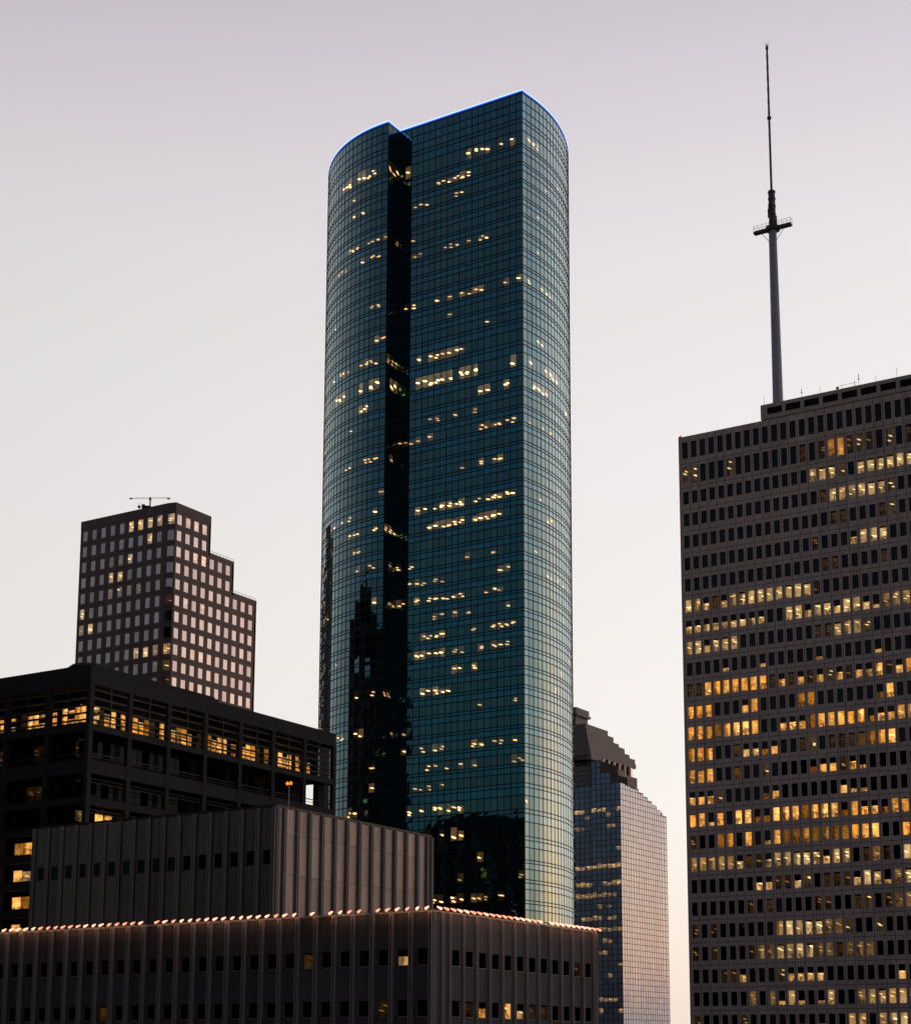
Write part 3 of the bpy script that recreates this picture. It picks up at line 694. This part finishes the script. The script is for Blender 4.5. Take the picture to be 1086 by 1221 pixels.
b = MB(); b.cyl(-5.0, 0, 3.6, 4.1, .22, .14, 8); b.build('warning_lamp', 'bulb_red', dv)

# ------------------------------------------------------------------ the granite-crowned glass tower far behind
hx, hy = 46.529, 600.0
crown_t = thing('granite_crowned_tower', (hx, hy, 0), BRZ, 'distant glass tower with a stepped granite crown, between the teal tower and the brown slab', 'skyscraper')
hm, hg = MB(), MB()
HC, HR = 1.95, 2.05                   # pane width and height
def glass_face(x0, x1, y, ztop, rz, litrows, key):
    """Panes and mullions on a front from x0 to x1 (along the front), up to ztop."""
    n = max(1, round((x1-x0)/HC)); w = (x1-x0)/n
    rows_ = int((ztop-60)/HR) + 1
    c, s = math.cos(rz), math.sin(rz)
    def P(a, d, z): return (c*a - s*(y+d), s*a + c*(y+d), z)
    for r in range(rows_):
        z0 = 60 + (rows_-1-r)*HR; z1 = min(z0 + HR, ztop)
        if z1 - z0 < .3: continue
        for i in range(n):
            a0, a1 = x0+i*w, x0+(i+1)*w
            lv = 0
            zz = z0 + HR/2
            if key == 'L':
                for (q, p, v) in litrows:
                    if abs(zz-q) < HR*.5 and rnd.random() < p: lv = v
            elif rnd.random() < .018: lv = .10
            tl = .012
            j = [rnd.uniform(-tl, tl) for _ in range(4)]
            hg.quad(P(a0,j[0],z0),P(a1,j[1],z0),P(a1,j[2],z1),P(a0,j[3],z1),0,(lv*rnd.uniform(.6,1.2),seed(),rnd.uniform(.1,.5),rnd.choice((0,.2,.4))))
        hm.quad(P(x0,-.06,z1-.09),P(x1,-.06,z1-.09),P(x1,-.06,z1+.09),P(x0,-.06,z1+.09))
    for i in range(n+1):
        a = x0+i*w; m = .09
        hm.quad(P(a-m,-.065,60),P(a+m,-.065,60),P(a+m,-.065,ztop),P(a-m,-.065,ztop))
HL = [(178.2,.75,.8),(176.8,.3,.4),(172.5,.4,.3),(168.3,.12,.5),(163.0,.25,.3),(158.2,.95,.75),(154.3,.7,.5),(150.3,.8,.6),(146.4,.7,.35),(142.6,.5,.5),(139.0,.55,.4),(134.4,.6,.35),(130.3,.7,.5),(127.0,.5,.4),(123.5,.4,.3),(118.0,.3,.3),(110.6,.6,.5),(106.0,.3,.4),(98.0,.5,.5),(92.0,.4,.5)]
# left-hand front: three set-back strips stepping up to the crown
glass_face(-3.95, 0, 0, 187.2, LEFT, HL, 'L')
glass_face(-7.8, -3.95, 0, 191.3, LEFT, HL, 'L')
glass_face(-11.7, -7.8, 0, 195.9, LEFT, HL, 'L')
glass_face(-24.0, -11.7, 2.4, 187.5, LEFT, HL, 'L')
# right-hand front (rz = 90: along is y, depth runs to -x)
def rf_(y0, y1, zt): glass_face(y0, y1, 0, zt, RIGHT, HL, 'R')
tops_r = [(0, 3.9, 187.0), (3.9, 7.8, 186.6), (7.8, 14.3, 186.2), (14.3, 18.2, 185.2), (18.2, 22.0, 184.2), (22.0, 25.8, 183.2), (25.8, 29.4, 182.2), (29.4, 33.4, 180.8), (33.4, 38.2, 179.2)]
for a in tops_r: rf_(*a)
hg.build('curtain_wall_glass', 'heritage_glass', crown_t, glassy=True)['kind'] = 'stuff'
hm.build('mullion_grid', 'tower_mullion', crown_t)['kind'] = 'stuff'
b = MB(); b.box(-11.6, -.12, .12, 38.0, 0, 178.0); b.box(-24, -11.5, 2.55, 38.0, 0, 187.0)
for (a0, a1, zt) in tops_r: b.box(-11.5, -.12, a0+.12, a1-.02, 178.0, zt-.3)
b.box(-7.75, -4.0, .12, 14, 178, 191.0); b.box(-11.6, -7.8, .12, 14, 178, 195.6)
b.build('core', 'interior', crown_t)
# the crown: granite courses stepping in from the right and, on the left, leaning back
def course(name, x0, x1, y0, y1, z0, z1): b = MB(); b.box(x0, x1, y0, y1, z0, z1); return b.build(name, 'crown_granite', crown_t)
ends = [(37.9, 187.5, 202.1), (34.0, 202.1, 203.35), (30.4, 203.35, 205.25), (26.4, 205.25, 206.4), (22.5, 206.4, 208.4), (18.7, 208.4, 210.3)]
lean = lambda z: max(0.0, (z-196.6))*.21
for i, (ye, z0, z1) in enumerate(ends):
    n = 8 if i == 0 else 1
    for k in range(n):
        a, d = z0 + (z1-z0)*k/n, z0 + (z1-z0)*(k+1)/n
        y0 = (2.5 if d < 196.7 else .4) + lean(a)*.2
        if 194.6 < (a+d)/2 < 198.7:
            course('granite_course', -30, -13.4, y0, ye-1.0, a+.12, d); course('granite_course', -30, -11.74-lean(a), y0, 8.6, a+.12, d)
        else: course('granite_course', -30, -11.74-lean(a), y0, ye, a+.12, d)
course('granite_core', -30, -15.2, 3.2, 18.0, 150, 210.0)
for k in range(6):
    course('pier', -13.0, -11.74, 9.0+k*4.4, 10.6+k*4.4, 194.9, 198.55)
    b = MB(); b.quad((-12.4, 10.6+k*4.4, 194.9), (-12.4, 13.4+k*4.4, 194.9), (-12.4, 13.4+k*4.4, 198.5), (-12.4, 10.6+k*4.4, 198.5), 0, (.0, seed(), 0, 0)); b.build('window_pane', 'mirror_glass', crown_t, glassy=True)
for (a0, a1, zt) in tops_r[3:]:
    course('granite_step', -11.5, -1.6, a0+.1, a1-.05, zt-.3, zt+2.0 - (a0-14)*.02)
course('granite_step', -9.0, -4.2, 3.6, 15.0, 187.0, 191.0)
course('granite_step', -11.6, -8.0, 4.0, 20.0, 187.0, 194.8)
course('cap_neck', -32, -20.2, 4.5, 14, 210.3, 214.6)
course('cap_cornice', -32.5, -19.2, 3.6, 14.6, 214.6, 215.5)
course('cap_top', -32.2, -19.7, 4.0, 14.2, 215.5, 217.6)

# ------------------------------------------------------------------ the dark concrete frame building on the left
dx, dy = -57.934, 240.0
dark = thing('concrete_frame_building', (dx, dy, 0), BRZ, 'dark concrete frame building with louvred top storey and yellow lit windows on the left', 'office building')
BAY = 8.53; NRB = 7; NLB = 5
RZ = 146.1
EY = 59.8                              # right-hand end
LX = -NLB*BAY - .6
# slabs and spandrel beams at each floor
levels = [(137.57, 136.60), (132.33, 130.30), (126.91, 125.80), (122.91, 121.95), (118.93, 117.9), (114.98, 113.95), (110.93, 109.9), (107.0, 105.95), (103.0, 101.95)]
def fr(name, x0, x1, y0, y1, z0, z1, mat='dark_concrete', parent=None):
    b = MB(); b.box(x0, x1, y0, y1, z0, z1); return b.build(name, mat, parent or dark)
fr('parapet', LX, -.02, -.02+.05, .6, 143.4, RZ); fr('parapet', -.6, -.03, .62, EY, 143.4, RZ-.35)
fr('raised_parapet', -.62, -.01, .62, 27.4, RZ-.34, RZ+.25); fr('raised_parapet', LX, -.64, .05, .63, RZ+.003, RZ+.24)
b = MB(); b.prism([(-.62, 27.42), (-.01, 27.42), (-.01, 28.3), (-.62, 28.3)], RZ-.34, RZ+.02); b.build('parapet_step', 'dark_concrete', dark)
fr('roof', LX, -.62, .64, EY, 143.5, 145.4, 'roofing')
fr('end_parapet', LX, -.62, EY, EY+.45, 143.4, RZ-.36)
for i, (z1, z0) in enumerate(levels):
    fr('floor_beam', LX, -.04, .06, 1.0, z0, z1); fr('floor_beam', -1.0, -.05, 1.02, EY-.02, z0, z1)
    fr('floor_slab', LX, -1.02, 1.02, EY, z1-.45, z1-.02)
for k in range(NRB+1):
    y = k*BAY + (.25 if k == 0 else 0)
    fr('column', -.75, .0, y-.42 if k else 0.0, y+.42 if k else .85, 0, 143.38)
for k in range(1, NLB+1):
    fr('column', -k*BAY-.42, -k*BAY+.42, .0, .75, 0, 143.37)
# glazed core set back behind the frame
core = MB()
core.box(LX+3, -2.6, 2.6, 50.9, 0, 143.3); core.build('core', 'interior', dark)
core = MB(); core.box(LX+3, -9.0, 51.0, EY-2.6, 0, 137.4); core.box(-6.0, -2.7, 51.0, 54.4, 0, 137.4); core.box(-22, -2.65, 51.0, EY-1.6, 137.5, 143.3); core.build('core_end', 'interior', dark)
fr('stair_wall', -2.3, -1.05, 56.6, 57.9, 0, 137.1)
# top storey: slats across each bay with a mid post
def slats(rz, a0, a1):
    c, s = math.cos(rz), math.sin(rz)
    for z in (142.7, 141.5, 140.35, 139.25, 138.25):
        b = MB(); b.box(a0, a1, .22, .50, z-.11, z+.11); b.build('louvre_slat', 'dark_steel', dark, (0,0,0), rz)
    m = (a0+a1)/2
    b = MB(); b.box(m-.10, m+.10, .16, .21, 137.6, 143.38); b.build('louvre_post', 'dark_steel', dark, (0,0,0), rz)
for k in range(NRB): slats(RIGHT, k*BAY+.45 if k else .9, (k+1)*BAY-.45)
for k in range(NLB): slats(LEFT, -(k+1)*BAY+.45, -k*BAY-(.45 if k else .9))
# windows of the set-back glazing: (front, bay, storey) -> pattern of panes
def glazing(rz, a0, a1, depth, z0, z1, pattern, mat='shade_glass'):
    n = len(pattern); w = (a1-a0)/n
    for i, ch in enumerate(pattern):
        pb = pane_builder(w-.12, z1-z0, lit_value(ch), .003)
        if rz == LEFT: loc = (a0+i*w+.06, depth, z0)
        else: loc = (-depth, a0+i*w+.06, z0)
        pb.build('window_pane', mat, dark, loc, rz, glassy=True)
D = 2.52
topL = ['OHoOOh', 'bOOhOO', 'ddooHh', 'ooO.dd', '......']
topR = ['OOHbhO', 'oOohdb', 'oOhdoh', 'bodhOO', 'HOhoob', 'dhbOhO', 'oHdh..']
for k in range(NLB):
    a0, a1 = -(k+1)*BAY+.5, -k*BAY-.5
    p = topL[k]
    glazing(LEFT, a0, a1, D, 138.5, 139.65, p); glazing(LEFT, a0, a1, D, 139.75, 141.0, p.replace('O', 'o').replace('o', 'H') if k else p)
for k in range(NRB):
    a0, a1 = k*BAY+.5, (k+1)*BAY-.5
    if k == 6: a1 = EY - 1.8
    p = topR[k]
    glazing(RIGHT, a0, a1, D, 138.3, 139.35, p.replace('h', 'o')); glazing(RIGHT, a0, a1, D, 139.45, 140.7, p)
pat = {0: ('....', '.t..'), 1: ('..tb', 't...'), 2: ('....', '....')}
for i in range(1, len(levels)-1):
    zt, zb = levels[i][1], levels[i+1][0]
    for k in range(NLB):
        a0, a1 = -(k+1)*BAY+.5, -k*BAY-.5
        q = {1: '....', 2: '....', 3: '....', 4: '....', 5: 'gdh.', 6: 'hdB.', 7: 'odd.'}.get(i, '....')
        if k == 1: q = {1: '.tt.', 2: '....', 3: 'dOoO', 4: 'Owod', 5: 'OdHd', 6: 'OHdo', 7: 'OooO'}.get(i, q)
        glazing(LEFT, a0, a1, D, zb+.6, zt-.7, q)
    for k in range(NRB-1):
        a0, a1 = k*BAY+.5, (k+1)*BAY-.5
        q = '....'
        if i == 2 and k == 0: q = 'GoOO'
        if i == 3 and k == 0: q = 'bb.o'
        if i == 2 and k == 2: q = 't..O'
        if i == 2 and k == 1: q = '...t'
        glazing(RIGHT, a0, a1, D, zb+.6, zt-.7, q)
zt, zb = levels[0][1], levels[1][0]
for k in range(NLB): glazing(LEFT, -(k+1)*BAY+.5, -k*BAY-.5, D, zb+1.0, zt-.9, '..tt.')
for k in range(NRB-1): glazing(RIGHT, k*BAY+.5, (k+1)*BAY-.5, D, zb+.9, zt-.9, '....')
# balcony rails and the slanting brackets under the beams
for k in range(NRB):
    b = MB(); b.box(-.42, -.34, k*BAY+.45, (k+1)*BAY-.45, 133.25, 133.4); b.box(-.42, -.34, k*BAY+.45, (k+1)*BAY-.45, 132.8, 132.88); b.build('balcony_rail', 'dark_steel', dark)
for k in range(NLB):
    b = MB(); b.box(-(k+1)*BAY+.45, -k*BAY-.45, .34, .42, 133.25, 133.4); b.build('balcony_rail', 'dark_steel', dark)
for i in (2, 3):
    for k in range(NRB-1):
        b = MB(); z = levels[i-1][1]; b.bar((-.5, (k+.42)*BAY, z), (-.5, (k+.50)*BAY, z-1.5), .10, 5); b.build('bracket', 'dark_concrete', dark)
    for k in range(3):
        b = MB(); z = levels[i-1][1]; b.bar((-(k+.5)*BAY, .5, z-1.5), (-(k+.42)*BAY, .5, z), .10, 5); b.build('bracket', 'dark_concrete', dark)
    for s in range(2):
        b = MB(); b.box(-.5, -.3, .9, EY-1, levels[i-1][1]-.75-s*.5, levels[i-1][1]-.65-s*.5); b.build('sun_bar', 'dark_steel', dark)
tk = thing('water_tank', local_point(dark, (-6.4, 6.0, 145.4)), BRZ, 'low round dark tank on the roof of the concrete frame building', 'tank')
b = MB(); b.cyl(0, 0, 0, 2.0, 3.1, 3.1, 24); b.build('drum', 'dark_concrete', tk)
b = MB(); b.cyl(0, 0, 2.0, 2.5, 3.2, 2.6, 24); b.build('lid', 'dark_concrete', tk)
tk = thing('roof_hood', local_point(dark, (-16.6, 6.0, 145.4)), BRZ, 'wide dark roof hood at the left picture edge on the concrete frame building', 'vent')
b = MB(); b.cyl(0, 0, 0, 1.2, 3.6, 3.6, 24); b.build('drum', 'dark_concrete', tk)
b = MB(); b.cyl(0, 0, 1.2, 1.7, 3.8, 3.0, 24); b.build('lid', 'dark_concrete', tk)
rl = thing('roof_railing', local_point(dark, (-12.4, 2.0, 145.4)), BRZ, 'short metal railing on the roof beside the round tank', 'railing')
b = MB()
for z in (.9, 1.5): b.bar((0, 0, z), (2.9, 0, z), .04, 4)
b.build('rail', 'mast_paint', rl)
for k in range(6):
    b = MB(); b.bar((k*.58, 0, 0), (k*.58, 0, 1.5), .035, 4); b.build('post', 'mast_paint', rl)

# ------------------------------------------------------------------ the ribbed block behind the courthouse
mx, my = -24.261, 190.0
rib = thing('ribbed_block', (mx, my, 0), BRZ, 'windowless grey precast block with vertical ribs on its right side, behind the lamp-lit roof', 'building')
RT = 118.26
b = MB(); b.box(-37.7, -.15, .15, 32.2, 0, RT-.4); b.build('core', 'joint', rib)
b = MB(); b.box(-37.8, .02, -.02, .22, RT-.28, RT); b.box(-.22, .03, .22, 32.3, RT-.28, RT); b.build('coping', 'dark_steel', rib)
b = MB(); b.box(-37.7, -.23, .23, 32.2, RT-.5, RT-.4); b.build('roof', 'roofing', rib)
FL, FRW = 2.36, 2.51
court_root = [None]
def rib_panel(parent, rz, a0, a1, z0, z1, holes=None, fold=.0):
    """A precast panel, its face very slightly dished, from a0 to a1 along the front."""
    b = MB(); m = (a0+a1)/2; dep = .05; n = 6
    g = .02
    z0 += g; z1 -= g
    bow = rnd.uniform(.0, .016)
    xs = [a0 + (a1-a0)*i/n for i in range(n+1)]
    f = lambda x, t: dep + bow*math.sin(math.pi*(x-a0)/(a1-a0))*math.sin(math.pi*t) 
    zz = [z0 + (z1-z0)*i/4 for i in range(5)]
    for i in range(n):
        for k in range(4):
            b.quad((xs[i], f(xs[i], k/4), zz[k]), (xs[i+1], f(xs[i+1], k/4), zz[k]), (xs[i+1], f(xs[i+1], (k+1)/4), zz[k+1]), (xs[i], f(xs[i], (k+1)/4), zz[k+1]))
    b.quad((a0, .14, z0), (a1, .14, z0), (a1, dep, z0), (a0, dep, z0)); b.quad((a0, dep, z1), (a1, dep, z1), (a1, .14, z1), (a0, .14, z1))
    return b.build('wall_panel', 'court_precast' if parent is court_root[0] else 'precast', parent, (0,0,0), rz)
def fin(parent, rz, a, z0, z1, w=.10, d=.34, gap=.17, mat='precast_fin'):
    for s in (-1, 1):
        b = MB(); c = a + s*(gap/2 + w/2); b.box(c-w/2, c+w/2, -d+.12, .14, z0, z1); b.build('rib', mat, parent, (0,0,0), rz)
# left-hand front
nL = 16
for k in range(nL):
    a1 = -.19 - k*FL; a0 = a1 - FL
    i0, i1 = a0+.20, a1-.20
    rib_panel(rib, LEFT, i0, i1, 113.1, RT-.3)
    rib_panel(rib, LEFT, i0, i1, 104.0, 111.5)
    b = MB(); b.box(i0, i0+.55, .05, .14, 111.52, 113.08); b.box(i1-.35, i1, .05, .14, 111.52, 113.08); b.build('window_jamb', 'precast', rib)
    pane_builder(i1-.35-i0-.55, 1.56, (0, seed(), 0, 0)).build('window_pane', 'court_glass', rib, (i0+.55, .13, 111.52), LEFT, glassy=True)
    fin(rib, LEFT, a0, 80, RT-.29)
fin(rib, LEFT, -.19-.02, 80, RT-.29)
# right-hand front: three courses of panels
yk = [.24, 1.58, 3.99, 6.33, 8.75, 11.23, 13.72, 16.25, 18.8, 21.36, 23.87, 26.39, 28.95, 31.22, 32.2]
for i in range(len(yk)-1):
    a0, a1 = yk[i]+.17, yk[i+1]-.17
    if a1-a0 < .3: continue
    for z0, z1 in ((104.0, 110.44), (110.44, 115.0), (115.0, RT-.3)):
        rib_panel(rib, RIGHT, a0, a1, z0, z1)
for y in yk: fin(rib, RIGHT, y, 80, RT-.29, w=.12, d=.36, gap=.17)
b = MB(); b.box(0.3, 3.2, 6.4, 14.8, 104.2, 104.9); b.box(.6, 2.9, 6.8, 14.4, 90, 104.2); b.build('roof_hatch', 'dark_steel', rib)

lp = thing('lamp_post', local_point(rib, (-.9, 3.4, RT-.4)), BRZ, 'thin pole with twin orange lamps on the ribbed block roof', 'lamp post')
b = MB(); b.bar((0, 0, 0), (0, 0, 3.1), .06, 8); b.build('pole', 'mast_paint', lp)
b = MB(); b.bar((-.3, 0, 3.1), (.3, 0, 3.1), .05, 6); b.build('bracket', 'dark_steel', lp)
for s in (-.24, .24):
    b = MB(); b.cyl(s, 0, 3.15, 3.32, .12, .2, 10); b.cyl(s, 0, 3.32, 3.5, .2, .08, 10); b.build('lamp', 'bulb_orange', lp)

# ------------------------------------------------------------------ the courthouse in front, its parapet set with lamps
cx, cy = -4.724, 140.0
court = thing('lamp_edged_building', (cx, cy, 0), BRZ, 'grey ribbed precast block in front, its parapet edged with a row of glowing lamps', 'building')
CT = 102.0
court_root[0] = court
CLX, CRY = -56.0, 29.1
b = MB(); b.box(CLX+.1, -.3, .3, CRY-.05, 0, CT-.5); b.build('core', 'joint', court)
b = MB(); b.box(CLX, .04, -.04, .40, CT-.16, CT); b.box(-.40, .05, .40, CRY, CT-.16, CT); b.build('coping', 'court_rib', court)
b = MB(); b.box(CLX, -.41, .41, CRY-.1, CT-.6, CT-.5); b.build('roof', 'roofing', court)
wins = [(97.50, 98.80), (93.30, 94.60), (89.10, 90.40), (84.9, 86.2)]
def cbay(rz, f0, f1, wx0, wx1, codes):
    """One bay between fins: solid panels above, between and below the window openings."""
    a0, a1 = f0+.20, f1-.20
    z1 = CT-.17
    for i, (wb, wt) in enumerate(wins):
        rib_panel(court, rz, a0, a1, wt+.02, z1)
        for (p0, p1) in ((a0, wx0), (wx1, a1)):
            if p1-p0 < .04: continue
            b = MB(); b.box(p0, p1, .05, .28, wb+.02, wt); b.build('window_jamb', 'court_precast', court, (0,0,0), rz)
        b = MB(); b.box(wx0-.02, wx1+.02, -.02, .10, wb-.06, wb+.018); b.build('window_sill', 'court_rib', court, (0,0,0), rz)
        pb = pane_builder(wx1-wx0, wt-wb, lit_value(codes[i]), .003)
        pb.build('window_pane', 'court_glass', court, (wx0, .15, wb+.02) if rz == LEFT else (-.15, wx0, wb+.02), rz, glassy=True)
        z1 = wb-.07
    rib_panel(court, rz, a0, a1, 70, z1)
def cfin(rz, a, wide=False):
    for s in (-1, 1):
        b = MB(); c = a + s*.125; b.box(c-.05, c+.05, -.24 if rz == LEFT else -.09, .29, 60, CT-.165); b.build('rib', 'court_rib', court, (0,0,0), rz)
BL, BR = 1.963, 2.155
for k in range(26):
    f1 = -.18 - k*BL; f0 = f1 - BL
    code = ['.', '.', '.', '.']
    if k == 1: code[0] = 'h'
    if k == 2: code[1] = 't'
    if k == 18: code[1] = 'B'
    if k == 6: code[0] = 'b'
    cbay(LEFT, f0, f1, f0+.62, f1-.28, code)
    cfin(LEFT, f0)
cfin(LEFT, -.18)
yk = [.12, 1.43, 2.60] + [2.60 + BR*(k+1) for k in range(12)] + [29.0]
code_r = ['....', '....', '.t..', '.b..', '.H..', 't...', '.W..', '.H..', '.G..', '.B..', '....', '.t..', 's...', '....', '....']
for i in range(len(yk)-1):
    if i < 2 or yk[i+1]-yk[i] < 1.2:
        if yk[i+1]-yk[i] > .5: rib_panel(court, RIGHT, yk[i]+.2, yk[i+1]-.2, 70, CT-.17)
        continue
    c = {3: '.b..', 4: '.H..', 6: '.O..', 7: '.h..', 8: '.b..', 9: '.b..', 12: 't...'}.get(i, '....')
    cbay(RIGHT, yk[i], yk[i+1], yk[i]+.32, yk[i+1]-.56, c)
for y in yk: cfin(RIGHT, y)
# parapet lamps: two to a bay, a few of them out
def lamp_mesh(mat):
    b = MB(); b.bar((0, .10, .27), (0, -.06, .20), .06, 8); b.bar((0, -.05, .20), (0, -.16, .15), .085, 10); b.bar((0, -.15, .155), (0, -.36, .06), .105, 10)
    return b.mesh('lamp_bulb', [mat])
def arm_mesh():
    b = MB(); b.bar((0, .42, .10), (0, -.02, .10), .03, 5); b.box(-.09, .09, -.09, .09, -.02, .03)
    return b.mesh('lamp_arm', ['dark_steel'])
LM, AM = (lamp_mesh('parapet_lamp'), lamp_mesh('parapet_lamp_dim')), arm_mesh()
LL = bpy.data.lights.new('lamp_light', 'POINT'); LL.energy = 4.0; LL.color = (1.0, .50, .28); LL.shadow_soft_size = .08
def plamp(x, y, rz):
    a = put('lamp_arm', AM, court, (x, y, CT), rz); put('lamp_bulb', LM[0] if rnd.random() < .6 else LM[1], a, (0, 0, 0)).rotation_euler[2] = rnd.uniform(-.25, .25)
    li = bpy.data.objects.new('lamp_light', LL); COL.objects.link(li); li.parent = a; li.location = (0, -.24, -.08)
off_l = {5, 10, 12, 27}
for k in range(54):
    if k in {6, 11, 13, 31}: continue
    plamp(-.35 - k*BL/2, -.26, LEFT)
for k in range(28):
    if k in {17}: continue
    plamp(.26, .35 + k*1.055, RIGHT)
t = thing('security_camera', local_point(court, (-.6, 14.7, CT)), BRZ, 'small bent camera pole standing behind the lamp-lit parapet', 'camera')
b = MB(); b.bar((0, 0, -.5), (0, 0, .75), .03, 6); b.bar((0, 0, .75), (-.28, -.1, 1.0), .025, 5); b.build('pole', 'mast_paint', t)
b = MB(); b.box(-.42, -.14, -.16, 0, .92, 1.06); b.build('head', 'mast_paint', t)

# ------------------------------------------------------------------ buildings beside the view that show only as reflections in the teal glass
def refl_windows(root, x, y0, y1, z0, z1, p):
    """A few lit rooms on the side that faces the teal tower."""
    for y in [y0+2+k*3.4 for k in range(int((y1-y0-3)/3.4))]:
        for z in [z0+2+k*4.2 for k in range(int((z1-z0-3)/4.2))]:
            if rnd.random() < p:
                pb = pane_builder(2.2, 2.2, lit_value(rnd.choice('oOhHw')))
                pb.build('window_pane', 'office_glass', root, (x+.05, y, z), RIGHT, glassy=True)
gb = thing('gabled_skyscraper', (-185, 352, 0), 0, 'dark stepped skyscraper left of the view, seen mirrored in the teal tower curve', 'skyscraper')
b = MB()
b.box(-20, 20, -45, 46, 0, 207)
for (y0, y1) in ((-45, -28), (-2, 17), (29, 46)): b.box(-18, 20, y0, y1, 207, 221)
b.box(-18, 20, -45, 46, 221, 224)
for (y0, y1, z) in ((-33, 31, 230), (-17, 14, 236), (-7, 6, 243)): b.box(-16, 18, y0, y1, 224, z)
b.build('shaft', 'dark_concrete', gb)
for k in range(16):
    q = MB(); q.box(20, 20.8, -44+k*5.8, -42.6+k*5.8, 0, 207); q.build('pier', 'brown_granite', gb)
refl_windows(gb, 20, -44, 46, 60, 205, .08)
lb = thing('flat_roofed_block', (-170, 262, 0), 0, 'dark flat roofed block left of the view, seen mirrored low in the teal tower front', 'office building')
b = MB(); b.box(-16, 20, -60, 44, 0, 160); b.build('shaft', 'dark_concrete', lb)
for k in range(18):
    q = MB(); q.box(20, 20.8, -59+k*5.8, -57.6+k*5.8, 0, 159.9); q.build('pier', 'brown_granite', lb)
b = MB(); b.box(-14, 19, -30, 29, 160, 166.5); b.cyl(10, 34, 160, 163, 2.5, 2.5, 12); b.build('roof_plant', 'dark_steel', lb)
refl_windows(lb, 20, -60, 44, 60, 158, .05)
# unseen blocks added beside the view to shade the two nearest buildings
nb = thing('left_shade_block', (-122, 100, 0), 0, 'unseen dark block added left of the view to shade the near blocks', 'office building')
q = MB(); q.box(-28, 28, -50, 62, 0, 190); q.build('shaft', 'dark_concrete', nb)
for k in range(12):
    q = MB(); q.box(28, 28.7, -49+k*9.4, -46+k*9.4, 0, 190); q.build('pier', 'brown_granite', nb)
nb = thing('right_shade_block', (98, 135, 0), 0, 'unseen plain block added right of the view to shade the near parapet', 'building')  # unseen, added to keep the afterglow off the near right-hand front
q = MB(); q.box(-22, 24, -75, 70, 0, 113); q.build('shaft', 'precast_grey', nb)
for k in range(9):
    q = MB(); q.box(-22.6, -22, -75, 70, 8+k*11.5, 10+k*11.5); q.build('shade_block_band', 'precast_grey', nb)
